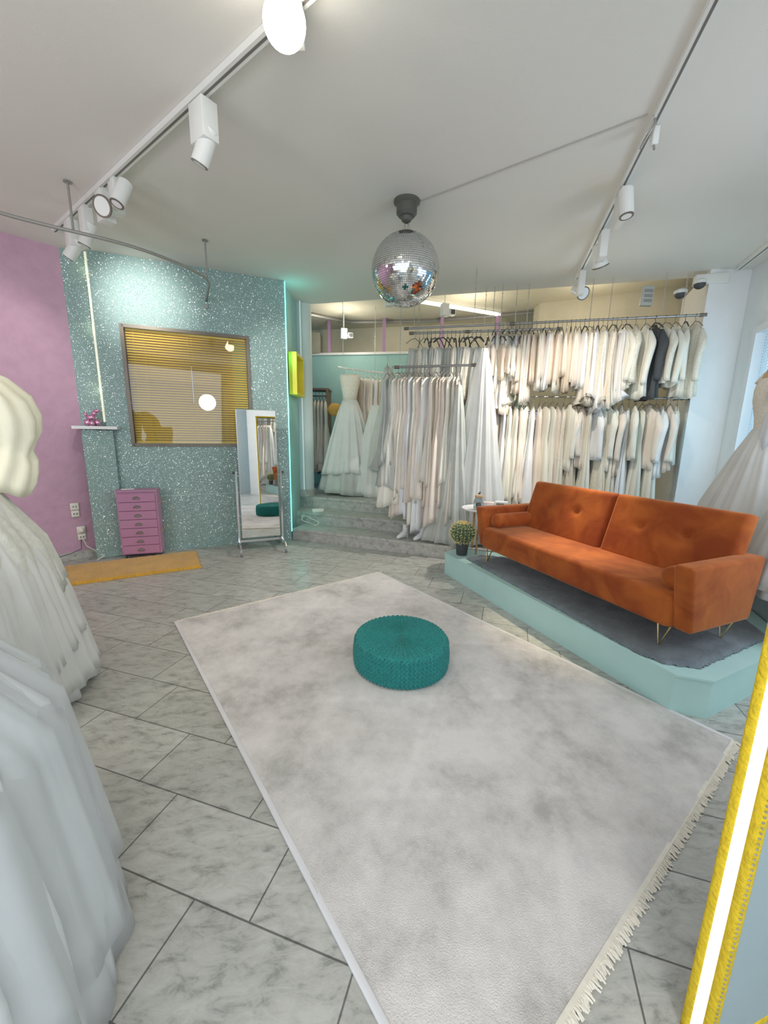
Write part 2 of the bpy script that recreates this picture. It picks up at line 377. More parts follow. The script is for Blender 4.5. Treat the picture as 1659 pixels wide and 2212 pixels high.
# partition with white cap, rear wall
mb_ = MB().prism([(-3.5, 8.0), (2.6, 6.95), (2.6, 7.03), (-3.5, 8.08)], .46, 2.76); struct(mb_.build('wall_partition', teal_paint))
struct(MB().prism([(-3.5, 7.97), (2.6, 6.92), (2.6, 7.06), (-3.5, 8.11)], 2.76, 2.80).build('trim_4', white_plastic))
struct(mbs().prism([(-4, 8.9), (6, 6.7), (6, 6.9), (-4, 9.1)], .46, 3.4).build('wall_rear', cream_paint))
struct(mbs().prism([(2.3, 6.5), (4.9, 5.2), (5.0, 5.3), (2.3, 6.75)], .46, 3.4).build('wall_right_rear', mat('beige_wall_paint', (172, 165, 146), .85, var=.04)))
# right pillar and the shop window wall
pil_m = mat('white_pillar_paint', (192, 196, 196), .75, var=.02)
struct(mbs().prism([(3.36, 4.56), (3.78, 4.55), (4.4, 4.9), (4.4, 5.9), (3.75, 5.5)], 0, CZ).build('wall_pillar', pil_m))
RD = Vector((-.301, -.954, 0)); RN = Vector((-.954, .301, 0)); R0_ = Vector((3.86, 4.80, 0))
def RP(s_, off, z): return R0_ + RD * s_ + RN * off + Vector((0, 0, z))
mb_ = MB()
for s0, s1, z0, z1 in ((0, .56, 0, CZ), (.56, 4.3, 0, .50), (.56, 4.3, 2.50, CZ), (4.3, 6.8, 0, CZ)): wallbox(RP, s0, s1, -.18, 0, z0, z1, mb_)
struct(mb_.build('wall_right', mat('white_shopfront_paint', (190, 192, 190), .8, var=.02)))
wf = MB()
for s0, s1, z0, z1 in ((.56, .63, .50, 2.50), (4.23, 4.3, .50, 2.50), (.63, 4.23, 2.43, 2.50), (.63, 4.23, .50, .57), (2.4, 2.46, .57, 2.43)): wallbox(RP, s0, s1, -.13, .03, z0, z1, wf)
wo = struct(wf.build('window_2', mat('white_window_frame', (196, 198, 200), .5, var=0)))
wallbox(RP, .63, 4.23, -.06, -.055, .57, 2.43, MB()).build('pane', glass_mat('shop_window_glass', .06, (.93, .98, 1)), wo)
mb_ = MB()
for i in range(3):
    for k in range(70): mb_.box(RP(.70 + .05 * i, -.03, .62 + k * .026), (.004, .012, .012), rz=math.atan2(RD.y, RD.x))
o = mb_.build('window_dot_decal', mat('white_window_sticker', (205, 208, 210), .5, var=0)); o.parent = wo
# shop front behind the camera, left closing wall
mb_ = MB()
mb_.prism([(-6.3, -2.2), (-6.2, -2.2), (-6.2, 1.4), (-6.3, 1.4)], 0, CZ); struct(mb_.build('wall_far_left', pink_paint))
mb_ = MB()
for x0, x1, z0, z1 in ((-6.2, -4.4, 0, CZ), (1.3, 2.6, 0, CZ), (-4.4, 1.3, 2.75, CZ), (-4.4, 1.3, 0, .35)): mb_.prism([(x0, -2.3), (x1, -2.3), (x1, -2.2), (x0, -2.2)], z0, z1)
struct(mb_.build('wall_front', wall_white))
mb_ = MB()
for x0, x1, z0, z1 in ((-4.4, -4.32, .35, 2.75), (1.22, 1.3, .35, 2.75), (-4.4, 1.3, 2.67, 2.75), (-4.4, 1.3, .35, .42), (-1.6, -1.52, .35, 2.75)): mb_.prism([(x0, -2.28), (x1, -2.28), (x1, -2.18), (x0, -2.18)], z0, z1)
struct(mb_.build('window_3', white_plastic))

# ------------------------------------------------------------------ LED strips on the glitter wall
def led(name, label, a, b, col, st_, r=.006, power=2.0, lc=None):
    o = MB().tube([a, b], r, 8).build(name, mat(name + '_glow_' + label[:6], (200, 220, 220), .5, var=0, emit=col, estr=st_)); tag(o, label, 'led strip'); return o
led('led_strip', 'cyan neon strip up the free corner of the glitter wall', WP(2.155, .065, .12), WP(2.155, .065, CZ - .01), (.08, .70, .66), 1.3, .007)
led('led_strip', 'pale yellow light strip up the left edge of the proud glitter panel', WP(.222, .045, 1.47), WP(.222, .045, CZ - .02), (.85, .88, .50), .45, .012)
led('led_strip', 'thin unlit white tube beside the round column', Vector((-1.16, 5.72, .58)), Vector((-1.17, 5.74, CZ - .02)), (.5, .6, .6), .3, .009)  # tube is unlit; a faint emission in its material brightens it
for z in (.5, 1.1, 1.7, 2.3, 2.9):
    point('cyan_led_light', WP(2.155, .10, z) + Vector((.09, .08, 0)), .8, (.08, .85, .75), .04)
for z in (1.8, 2.4, 2.95): point('yellow_led_light', WP(.20, .06, z), .12, (1, 1, .6), .03)

# ------------------------------------------------------------------ shelf, leaning board, figurine
o = wallbox(WP, -.03, .36, 0, .22, 1.395, 1.425, MB()).build('corner_shelf', mat('white_marble_shelf', (200, 196, 194), .3, var=.05)); tag(o, 'white marble shelf in the corner between pink and glitter walls', 'shelf')
mb_ = MB(); a0, a1 = Vector((-3.115, 4.15, 0)), Vector((-2.90, 4.315, 0)); th_ = Vector((WN.x, WN.y, 0)) * -.02
mb_.prism([(a0.x, a0.y), (a1.x, a1.y), (a1.x + th_.x, a1.y + th_.y), (a0.x + th_.x, a0.y + th_.y)], .005, 1.385)
tag(mb_.build('glitter_board', glitter), 'narrow teal glitter board standing under the corner shelf', 'board')
fg = mat('pink_chrome', (.80, .42, .62), .12, .9, raw=True, var=0)
o = thing('bubble_figurine', 'small pink metallic sculpture of bubbles on the white corner shelf', 'figurine', WP(.13, .11, 1.425), ANG)
def ellip(mb_, c, d, n=14, ax=None, ang=0):
    R = []
    Rm = Matrix.Rotation(ang, 3, ax) if ax else Matrix.Identity(3)
    for i in range(1, n):
        ph = PI * i / n; R.append([Vector(c) + Rm @ Vector((d[0] * sin(ph) * cos(2 * PI * k / 16), d[1] * sin(ph) * sin(2 * PI * k / 16), d[2] * cos(ph))) for k in range(16)])
    mb_.rings(R)
for nm, c, d in (('lower_bubble', (-.045, 0, .035), (.036, .03, .035)), ('lower_bubble', (.04, .01, .036), (.034, .03, .036)), ('lower_bubble', (0, -.03, .028), (.026, .026, .028)),
                 ('middle_bubble', (-.01, 0, .088), (.042, .030, .028)), ('upper_bubble', (.022, 0, .130), (.024, .022, .024)), ('upper_bubble', (.05, 0, .158), (.030, .018, .017)), ('upper_bubble', (-.056, 0, .118), (.014, .014, .024))):
    mb_ = MB(); ellip(mb_, c, d); mb_.build(nm, fg, o, True)

# ------------------------------------------------------------------ drawer cabinet
pk = mat('lilac_cabinet_paint', (158, 118, 142), .5, var=.04); pk2 = mat('lilac_drawer_front_paint', (150, 108, 134), .5, var=.03)
o = thing('drawer_cabinet', 'lilac seven-drawer cabinet on casters below the blind', 'cabinet', (-2.85, 4.165, 0), rad(18))
CW, CD, CH = .385, .17, .755
MB().box((CW / 2, CD / 2 + .01, CH / 2 + .02), (CW, CD, CH - .05)).build('body', pk, o)
MB().box((CW / 2, CD / 2, CH - .005), (CW + .012, CD + .02, .014)).build('top_panel', pk, o)
dh = (CH - .085) / 7
for i in range(7):
    zc = .055 + dh * (i + .5)
    d_ = rbox('drawer', (CW / 2, -.002, zc), (CW - .03, .02, dh - .005), pk2, o, .002, 1, smooth=False)
    mb_ = MB(); R = []
    for j in range(7):
        ph = PI / 2 * j / 6; R.append([(CW / 2 + .034 * cos(t) * cos(ph * .9), -.012 - .017 * sin(ph) , zc - .010 + .024 * sin(t) * (cos(ph * .9))) for t in [PI * k / 12 for k in range(13)]])
    mb_.rings(R, False, False, False)
    mb_.box((CW / 2, -.013, zc - .010), (.074, .003, .004)); mb_.box((CW / 2, -.0135, zc + .004), (.02, .004, .008))
    mb_.build('cup_handle', dark_metal, d_, True)
for x, y in ((.03, .03), (CW - .03, .03), (.03, CD - .03), (CW - .03, CD - .03)):
    MB().lathe([(.018, -.008), (.018, .008)], (x, y, .018), 16, Matrix.Rotation(PI / 2, 3, 'Y')).box((x, y, .034), (.016, .022, .02)).build('caster', blackm, o)
mb_ = MB()
for z in (.62, .30): mb_.tube([(CW + .004, .06, z - .03), (CW + .016, .10, z - .01), (CW + .016, .18, z + .005), (CW + .004, .22, z + .02)], .003, 6)
mb_.build('side_strap', mat('gold_cord', (170, 140, 95), .5, var=.1), o)
tag(rbox('paper_stack', (-2.80, 4.30, .758), (.12, .08, .01), mat('white_paper', (196, 200, 196), .7, var=0), None, .002, 1, rz=.5), 'white folded paper on the lilac drawer cabinet', 'paper')

# ------------------------------------------------------------------ rolling mirror
o = thing('standing_mirror', 'tall wheeled mirror with chrome frame before the glitter wall', 'mirror', (-1.47, 4.64, 0), rad(23.5))
W_, D_ = .50, .46
gl_ = rbox('mirror_panel', (0, 0, .90), (.44, .018, 1.48), chrome, o, .002, 1, rx=rad(-1.5), smooth=False)
MB().box((0, -.011, .90), (.425, .003, 1.465), rx=rad(-1.5)).build('mirror_glass', mirror_m, gl_)
for sx in (-1, 1):
    MB().box((sx * W_ / 2, 0, .51), (.022, .03, .88)).build('post', chrome, o)
    MB().lathe([(.013, -.02), (.016, -.01), (.016, .01), (.008, .02)], (sx * (W_ / 2 + .018), 0, .93), 14, Matrix.Rotation(PI / 2, 3, 'Y')).build('pivot_knob', blackm, o)
    MB().tube([(sx * W_ / 2, -D_ / 2, .07), (sx * W_ / 2, -D_ / 2 + .05, .11), (sx * W_ / 2, D_ / 2 - .05, .11), (sx * W_ / 2, D_ / 2, .07)], .013, 8).build('foot_bar', chrome, o)
    for sy in (-1, 1):
        c_ = MB().lathe([(.012, -.011), (.027, -.010), (.027, .010), (.012, .011)], (sx * W_ / 2, sy * D_ / 2, .027), 18, Matrix.Rotation(PI / 2, 3, 'Y')).build('caster', mat('grey_rubber_wheel', (110, 112, 114), .4, var=0), o)
        MB().box((sx * W_ / 2, sy * D_ / 2, .055), (.03, .03, .03)).build('fork', chrome, c_)
MB().box((0, 0, .12), (W_, .022, .028)).build('crossbar', chrome, o)

# ------------------------------------------------------------------ box picture on side wall
o = thing('box_picture', 'neon yellow-green box picture on the teal side wall', 'picture', (-1.222, 5.46, 2.12), PI / 2 + .02)
nyg = mat('neon_yellow_green', (196, 176, 54), .5, var=.04); ory = mat('yellow_orange_board', (196, 170, 48), .5, var=.12, vscale=8)
MB().box((0, -.005, 0), (.50, .01, .48)).build('back_panel', ory, o)
mb_ = MB()
for c, d in (((-.24, -.05, 0), (.03, .10, .50)), ((.24, -.05, 0), (.03, .10, .50)), ((0, -.05, .24), (.5, .10, .03)), ((0, -.05, -.24), (.5, .10, .03))): mb_.box(c, d)
mb_.build('frame', nyg, o)
ws = [(-.05, -.20), (.06, -.17), (.10, -.06), (.05, .0), (.09, .08), (.05, .19), (-.01, .20), (-.02, .07), (-.09, .02), (-.05, -.07), (-.10, -.14)]
mb_ = MB(); b0 = len(mb_.v); n_ = len(ws)
mb_.v += [(x, -.012, z) for x, z in ws] + [(x, -.03, z) for x, z in ws]
mb_.face(list(range(n_))); mb_.face(list(range(n_, 2 * n_))[::-1])
for i in range(n_): j = (i + 1) % n_; mb_.face((i, j, n_ + j, n_ + i))
mb_.build('white_shape', mat('white_relief', (214, 214, 196), .5, var=0), o)

# ------------------------------------------------------------------ sockets and cables by the pink wall
sk = mat('white_socket_plastic', (196, 190, 180), .4, var=0)
def socket(s_, z, lbl, plug=False):
    o = thing('wall_socket', lbl, 'socket', PP(s_, .012, z), math.atan2(PD.y, PD.x) + PI)
    rbox('faceplate', (0, -.012, 0), (.075, .02, .075), sk, o, .004, 2)
    rbox('faceplate', (0, -.010, -.078), (.070, .016, .070), sk, o, .004, 2)
    mb_ = MB()
    for x in (-.013, .013):
        for z_ in (0, -.078): mb_.box((x, -.023, z_), (.009, .004, .012))
    mb_.build('holes', blackm, o)
    if plug: MB().lathe([(.026, 0), (.026, .03), (.012, .045)], (0, -.02, -.0), 18, Matrix.Rotation(PI / 2, 3, 'X')).build('plug', sk, o)
    return o
socket(.155, .58, 'upper double wall socket on the pink wall'); socket(.125, .32, 'lower wall socket with round white plug on the pink wall', True)
b0 = PP(.125, .055, .23)
tag(MB().tube([b0, PP(.10, .06, .14), PP(.02, .10, .07), PP(-.02, .22, .04), WP(.05, .26, .015)], .005, 6).build('white_cable', sk), 'white power cable hanging from the lower socket', 'cable')
tag(MB().tube([PP(.14, .05, .22), PP(.15, .07, .12), PP(.25, .09, .09), PP(.5, .10, .05), PP(.9, .12, .01)], .004, 6).build('black_cable', blackm), 'black cable running left along the pink wall skirting', 'cable')
# cable nest on the lowest stair
o = thing('power_strip', 'white power strip lying on the stair beside the cyan corner', 'power strip', (*SP(.02, .42), .305), .4)
rbox('housing', (0, 0, .025), (.16, .06, .045), sk, o, .006, 2)
pts = []
for i in range(60):
    t = i / 59; a = t * 5 * PI; R = .10 + .03 * sin(3 * a)
    p = Vector((*SP(.0 + R * cos(a) * 1.1, .20 + R * sin(a) * .9), .166 + .11 * abs(sin(a * .5)))); pts.append(p)
tag(MB().tube(pts, .004, 5).build('cable_coil', sk), 'loose coil of white cable on the lowest stair', 'cable')

# ------------------------------------------------------------------ rugs
RA = rad(-52.6); o = thing('area_rug', 'large cream distressed area rug with fringed ends in the room centre', 'rug', (-.08, 2.10, 0), RA)
# local x along length, y toward upper right
RLn, RWd = 2.80, 1.87
# centre from corners
cx_ = (-1.51 + -.035 + 1.645 + .17) / 4; cy_ = (2.729 + 3.88 + 1.629 + .478) / 4; o.location = (cx_, cy_, 0)
rugm = rug_mat()
mb_ = MB(); nx, ny = 90, 60; R = []
for i in range(nx + 1):
    row = []
    for j in range(ny + 1):
        x = (i / nx - .5) * RLn; y = (j / ny - .5) * RWd
        z = .011 + .0014 * sin(x * 9 + 1.3 * sin(y * 4)) + .0012 * sin(y * 14 + x * 3)
        row.append((x, y, z))
    R.append(row)
mb_.rings(R, False, False, False)
mb_.build('pile', rugm, o, True)
bdm = mat('rug_binding', (180, 178, 178), .9, var=.04)
for sy in (-1, 1): rbox('side_binding', (0, sy * (RWd / 2), .007), (RLn, .022, .013), bdm, o, .004, 2)
for sx in (-1, 1):
    mb_ = MB(); x0 = sx * RLn / 2
    mb_.box((x0, 0, .006), (.012, RWd, .011))
    n_ = 720
    for i in range(n_):
        y = (i / (n_ - 1) - .5) * RWd; l = random.uniform(.012, .034); d = random.uniform(-.010, .010)
        h = .004 + random.uniform(0, .004)
        mb_.tube([(x0, y, h), (x0 + sx * l * .5, y + d * .5, h + .002), (x0 + sx * l, y + d, .003)], .0036, 4)
    q = mb_.build('fringe', mat('rug_fringe', (190, 184, 172), .9, var=.06, vscale=30), o); q['kind'] = 'stuff'

def shag(name, poly_fn, w_, d_, loc, rz, m_, label, h=.03, nx=150, ny=70, seed=3):
    rnd = random.Random(seed); mb_ = MB(); R = []
    for i in range(nx + 1):
        row = []
        for j in range(ny + 1):
            u = i / nx; v = j / ny; e = min(u * nx, (1 - u) * nx, v * ny, (1 - v) * ny)
            z = h * min(1, e / 2.0) * (.72 + .28 * rnd.random()) if e > 0 else 0
            x = (u - .5) * w_; y = (v - .5) * d_
            if e < 2: x += rnd.uniform(-.006, .006); y += rnd.uniform(-.006, .006)
            row.append((x + rnd.uniform(-.003, .003), y + rnd.uniform(-.003, .003), z))
        R.append(row)
    mb_.rings(R, False, False, False); o = mb_.build(name, m_, smooth=True, loc=loc, rz=rz); return tag(o, label, 'rug')
shag('shaggy_rug', None, 1.22, .62, (-2.56, 3.90, .002), rad(30), mat('mustard_shag', (176, 134, 52), .95, var=.12, vscale=5, sheen=.5, bump=.8, bscale=120), 'mustard yellow shaggy rug in front of the lilac cabinet')

# ------------------------------------------------------------------ pouf
mb_ = MB(); NA = 432; prof = []
for i in range(46): prof.append((.258 * (i + .6) / 46, .182 + .006 * cos(i / 46 * PI / 2) , 0))
for i in range(7): a = PI / 2 * (i + 1) / 7; prof.append((.258 + .022 * sin(a), .160 + .022 * cos(a), 0))
for i in range(24): prof.append((.280 + .006 * sin(PI * i / 23), .158 - .150 * (i + 1) / 24, 0))
prof.append((.262, .003, 0)); R = []
for i, (r_, z, _) in enumerate(prof):
    ring = []; top = z > .165
    for k in range(NA):
        a = 2 * PI * k / NA
        if top: h = .0065 * cos(a * 54 + 1.1 * (1 if i % 4 < 2 else -1)) * min(1, r_ / .12) + .0012 * cos(PI * i)
        else: h = .0075 * cos(a * 72 + 1.2 * (1 if i % 4 < 2 else -1))
        hz = h if top else 0; hr = 0 if top else h
        rq = r_ * (1 + .012 * cos(2 * a + 1)) + hr
        ring.append((rq * cos(a), rq * sin(a), max(0.001, z + hz)))
    R.append(ring)
mb_.rings(R)
tag(mb_.build('knitted_pouf', mat('teal_knit_wool', (38, 112, 108), .9, var=.12, vscale=40, sheen=.15, bump=.4, bscale=200), smooth=True, loc=(.118, 2.235, .013)), 'round teal knitted floor pouf on the cream rug', 'pouf')

# ------------------------------------------------------------------ platform and its rug
PH = .22
pod = MB().prism([(.63, 3.90), (1.5, 1.84), (1.655, 1.79), (2.40, 2.15), (2.62, 2.7), (2.5, 3.30), (1.9, 3.62), (.80, 4.06)], 0, PH - .012)
pod.prism([(.622, 3.90), (1.497, 1.83), (1.657, 1.78), (2.41, 2.145), (2.63, 2.7), (2.51, 3.31), (1.9, 3.63), (.795, 4.068)], PH - .012, PH)
tag(pod.build('sofa_platform', mint_paint), 'low mint green platform carrying the orange sofa', 'platform')
def rug_poly(name, poly, z, m_, label, h=.026, step=.014, seed=5):
    # dense grid clipped to polygon outline
    rnd = random.Random(seed); P = [Vector(p) for p in poly]; xs = [p.x for p in P]; ys = [p.y for p in P]
    def inside(x, y):
        c = False; j = len(P) - 1; dm = 9
        for i in range(len(P)):
            a, b = P[i], P[j]
            if (a.y > y) != (b.y > y) and x < (b.x - a.x) * (y - a.y) / (b.y - a.y) + a.x: c = not c
            ab = b - a; t = max(0, min(1, ((Vector((x, y)) - a).dot(ab)) / ab.length_squared)); dm = min(dm, (Vector((x, y)) - a - ab * t).length); j = i
        return dm if c else -dm
    nx = int((max(xs) - min(xs)) / step) + 3; ny = int((max(ys) - min(ys)) / step) + 3; idx = {}; mb_ = MB()
    for i in range(nx):
        for j in range(ny):
            x = min(xs) + (i - 1) * step; y = min(ys) + (j - 1) * step; d = inside(x, y)
            if d > -step * 1.0:
                if d < 0:
                    bp = None; bd = 9; q_ = Vector((x, y))
                    for a, b in zip(P, P[1:] + P[:1]):
                        ab = b - a; t = max(0, min(1, (q_ - a).dot(ab) / ab.length_squared)); c_ = a + ab * t
                        if (c_ - q_).length < bd: bd = (c_ - q_).length; bp = c_
                    x, y = bp.x, bp.y
                idx[i, j] = len(mb_.v); f = max(0, min(1, (d + step * .5) / .03))
                mb_.v.append((x + rnd.uniform(-.005, .005), y + rnd.uniform(-.005, .005), z + .001 + h * f * (.7 + .3 * rnd.random())))
    for i in range(nx - 1):
        for j in range(ny - 1):
            q = [(i, j), (i + 1, j), (i + 1, j + 1), (i, j + 1)]
            if all(k in idx for k in q): mb_.face([idx[k] for k in q])
    return tag(mb_.build(name, m_, smooth=True), label, 'rug')
rug_poly('shaggy_rug', [(.80, 3.70), (1.42, 2.02), (1.50, 1.92), (1.66, 1.88), (2.34, 2.22), (2.42, 2.50), (2.2, 2.95), (1.45, 3.62), (.98, 3.80)], PH,
         mat('charcoal_shag', (96, 104, 109), .95, var=.25, vscale=7, sheen=.3, bump=.7, bscale=110), 'dark grey shaggy rug under the orange sofa')

# ------------------------------------------------------------------ sofa
vel = velvet()
so = thing('sofa', 'orange velvet three-seat sofa with bolsters and brass hairpin legs', 'sofa', (.9636, 3.584, PH + .012), rad(-67.5))
def arm(u):
    def shp(c):
        # front edge is narrower at the bottom, arm slopes outward a little at the back top
        x, y, z = c
        if z > 0: y += .02 if y > 0 else -.03
        else: y -= .03 if y > 0 else -.04
        return (x, y, z)
    return rbox('armrest', (u, .21, .345), (.10, .60, .37), vel, so, .022, 4, shape=shp)
arm(-.002); arm(1.742)
rbox('seat', (.87, .155, .255), (1.66, .50, .19), vel, so, .035, 5)
rbox('seat_base', (.87, .20, .185), (1.64, .50, .06), vel, so, .01, 2)
def back_cushion(ua, ub, buttons):
    W2 = ub - ua; H2 = .47; T = .12; nx, nz = 56, 34; mb_ = MB(); R = []
    # closed ring loft along u: cross-section profile with rounded corners; front face gets dimples
    lean = rad(17)
    prof = []
    nf = 34
    for j in range(nf + 1): prof.append((0.0, j / nf, 'f'))
    for j in range(nf + 1): prof.append((1.0, 1 - j / nf, 'b'))
    for i in range(nx + 1):
        u = ua + W2 * i / nx; e = min(i, nx - i) / nx * W2; rnd_ = .03
        sq = 1 if e > rnd_ else math.sqrt(max(0, 1 - (1 - e / rnd_) ** 2))
        ring = []
        for t_, hfrac, side in prof:
            z = hfrac * H2; ez = min(z, H2 - z); sz = 1 if ez > .035 else math.sqrt(max(0, 1 - (1 - ez / .035) ** 2))
            half = T / 2 * (.35 + .65 * min(sq, 1) * sz) if sz * sq < 1 else T / 2
            yy = -half if side == 'f' else half
            if side == 'f':
                for (bu, bz) in buttons:
                    d2 = (u - bu) ** 2 + (z - bz) ** 2
                    yy += .026 * math.exp(-d2 / .0011) + .010 * math.exp(-d2 / .012)
                yy -= .008 * sin(PI * i / nx) * sin(PI * hfrac)
            zz = z if 0 < sq < 1 or sq == 1 else z
            zc = H2 / 2 + (z - H2 / 2) * (1 - .03 * (1 - sq))
            ring.append((u, .375 + yy * cos(lean) + zc * sin(lean), .30 + zc * cos(lean) - yy * sin(lean)))
        R.append(ring)
    mb_.rings(R); c_ = mb_.build('back_cushion', vel, so, True)
    for bu, bz in buttons:
        q = MB(); yy = -T / 2 + .028; q.lathe([(.002, -.004), (.011, -.003), (.011, .003), (.004, .005)], (bu, .375 + yy * cos(lean) + bz * sin(lean), .30 + bz * cos(lean) - yy * sin(lean)), 12, Matrix.Rotation(PI / 2 + lean, 3, 'X')); q.build('button', vel, c_)
back_cushion(.06, .888, [(.30, .27), (.60, .27)]); back_cushion(.895, 1.72, [(1.14, .27), (1.44, .27)])
for u in (.105, 1.63):
    R = []; 
    for j in range(25):
        y = -.02 + .40 * j / 24; e = min(j, 24 - j) / 24 * .40; r_ = .066 * (math.sqrt(max(0, 1 - (1 - e / .03) ** 2)) if e < .03 else 1)
        r_ = max(r_, .012); R.append([(u + r_ * cos(2 * PI * k / 28), y, .412 + r_ * sin(2 * PI * k / 28)) for k in range(28)])
    MB().rings(R).build('bolster', vel, so, True)
for u, v in ((0.03, -.01), (1.62, -.01), (.03, .42), (1.70, .42)):
    mb_ = MB().tube([(u - .045, v + .03, .17), (u, v, .006), (u + .045, v + .03, .17)], .006, 8); mb_.box((u, v + .03, .168), (.12, .04, .006)); mb_.build('hairpin_leg', gold, so)

# ------------------------------------------------------------------ side table and things on it
TX, TY, TZ = 1.00, 4.00, .665
tw = mat('white_lacquer', (202, 200, 196), .35, var=0)
o = thing('side_table', 'small round white side table with wooden legs left of the sofa', 'table', (TX, TY, PH))
h_ = TZ - PH
MB().lathe([(.19, h_ - .014), (.20, h_ - .006), (.203, h_ + .004), (.196, h_ + .004), (.19, h_)], (0, 0, 0), 48).build('tabletop', tw, o, False)
for k in range(3):
    a = rad(-115 + 120 * k); tx, ty = .10 * cos(a), .10 * sin(a); bx, by = (.20 if k else .17) * cos(a), (.20 if k else .17) * sin(a)
    if k == 2: bx *= .5; by *= .5
    MB().tube([(tx, ty, h_ - .015), (bx, by, .001)], .012, 10, rs=[.014, .009]).build('leg', wood, o, True)
def jar_mat():
    M = bpy.data.materials.new('clear_jar_glass'); M.use_nodes = True; b = M.node_tree.nodes['Principled BSDF']
    b.inputs['Transmission Weight'].default_value = .85; b.inputs['Roughness'].default_value = .05; b.inputs['Base Color'].default_value = (.80, .88, .88, 1); b.inputs['IOR'].default_value = 1.15
    return M
j = thing('glass_jar', 'glass jar with a cork rim and small dark bird on its lid', 'jar', (.945, 3.93, TZ + .004))
MB().lathe([(.036, 0), (.048, .01), (.050, .07), (.042, .10), (.032, .115), (.032, .125), (.029, .12), (.039, .098), (.046, .07), (.044, .014)], (0, 0, 0), 28).build('glass', jar_mat(), j, True)
MB().lathe([(.036, .122), (.040, .124), (.040, .139), (.034, .141)], (0, 0, 0), 24).build('lid', wood, j)
mb_ = MB(); ellip(mb_, (0, 0, .158), (.012, .008, .009), 8); ellip(mb_, (.008, 0, .17), (.007, .006, .007), 8); mb_.box((.016, 0, .17), (.006, .002, .002)); mb_.build('bird_finial', blackm, j, True)
mb_ = MB(); ellip(mb_, (0, 0, .04), (.03, .03, .03), 8); mb_.build('filling', mat('blue_grey_pebbles', (120, 134, 138), .7, var=.4, vscale=60), j)
tag(rbox('cardboard_box', (1.075, 4.03, TZ + .034), (.11, .08, .055), mat('blush_cardboard', (186, 172, 168), .7, var=.03), None, .004, 2, rz=-.3), 'small blush pink box on the white side table', 'box')
o = thing('postcard_holder', 'white card stand with dark landscape photo beside the blush box', 'card', (1.20, 4.02, TZ + .004), -.35)
rbox('stand', (0, 0, .035), (.13, .06, .07), tw, o, .01, 3)
MB().box((-.01, -.032, .032), (.075, .002, .04)).build('photo', mat('dark_green_print', (86, 94, 82), .5, var=.5, vscale=40), o)

# ------------------------------------------------------------------ cactus
o = thing('barrel_cactus', 'round spiny barrel cactus in a black pot at the platform corner', 'cactus', (.785, 3.84, PH))
MB().lathe([(.048, 0), (.052, .002), (.068, .13), (.072, .135), (.072, .145), (.064, .145), (.062, .12)], (0, 0, 0), 28).build('pot', blackm, o, True)
mb_ = MB(); R = []; sp = MB(); NR = 20
for i in range(1, 24):
    ph = PI * i / 24; R.append([Vector((.112 * sin(ph) * (1 + .09 * cos(NR * a)) * cos(a), .112 * sin(ph) * (1 + .09 * cos(NR * a)) * sin(a), .225 + .108 * cos(ph))) for a in [2 * PI * k / 160 for k in range(160)]])
mb_.rings(R); cb = mb_.build('body', mat('cactus_green', (62, 82, 60), .6, var=.2, vscale=20), o, True)
for q in range(NR):
    a = 2 * PI * q / NR
    for i in range(1, 12):
        ph = PI * i / 12.5; n_ = Vector((sin(ph) * cos(a), sin(ph) * sin(a), cos(ph))); c = Vector((0, 0, .225)) + Vector((n_.x * .122, n_.y * .122, n_.z * .11))
        for t in range(7):
            d = (n_ * random.uniform(.1, .8) + Vector((random.uniform(-1, 1), random.uniform(-1, 1), random.uniform(-1, 1))) * .8).normalized() * random.uniform(.016, .028)
            sp.tube([c, c + d], .001, 3, rs=[.0016, .0005])
sp.build('spines', mat('pale_cactus_spine', (200, 180, 130), .6, var=.1), cb)['kind'] = 'stuff'
mb_ = MB(); ellip(mb_, (0, 0, .318), (.05, .05, .02), 8); mb_.build('woolly_crown', mat('tan_wool', (166, 138, 96), .9, var=.2, vscale=60), o, True)

# ------------------------------------------------------------------ disco ball
o = thing('mirror_ball', 'large mirror ball hanging from a dark motor on the ceiling', 'disco ball', (.135, 3.42, CZ))
BR, BZ = .262, -.478
mb_ = MB(); NRr = 56
for i in range(NRr):
    ph0 = PI * i / NRr + .004; ph1 = PI * (i + 1) / NRr - .004
    pm = (ph0 + ph1) / 2; n_ = max(6, int(2 * PI * BR * sin(pm) / (PI * BR / NRr)))
    for k in range(n_):
        a0 = 2 * PI * k / n_; a1 = 2 * PI * (k + .93) / n_; P = []
        for ph, a in ((ph0, a0), (ph0, a1), (ph1, a1), (ph1, a0)): P.append(Vector((sin(ph) * cos(a), sin(ph) * sin(a), cos(ph))) * BR)
        c = sum(P, Vector()) / 4; R_ = Matrix.Rotation(random.gauss(0, .022), 3, 'X') @ Matrix.Rotation(random.gauss(0, .022), 3, 'Y') @ Matrix.Rotation(random.gauss(0, .022), 3, 'Z')
        mb_.quad(*[c * 1.004 + R_ @ (p - c) + Vector((0, 0, BZ)) for p in P])
bl_ = mb_.build('mirror_tiles', mat('mirror_tile', (.80, .82, .83), .05, 1, raw=True, var=0), o)
mb_ = MB(); ellip(mb_, (0, 0, BZ), (BR * .992, BR * .992, BR * .992), 24); mb_.build('core', mat('grey_foam', (120, 120, 116), .8, var=0), o, True)
MB().lathe([(.045, BZ + BR - .004), (.045, BZ + BR + .006), (.02, BZ + BR + .01)], (0, 0, 0), 24).build('cap', dark_metal, o)
MB().lathe([(.10, 0), (.10, -.012), (.085, -.025), (.078, -.03), (.078, -.085), (.06, -.105), (.045, -.11), (.035, -.135), (.02, -.145)], (0, 0, 0), 36).build('motor', mat('dark_olive_motor', (72, 72, 66), .5, var=.05), o)
mb_ = MB(); zt = -.14; zb = BZ + BR
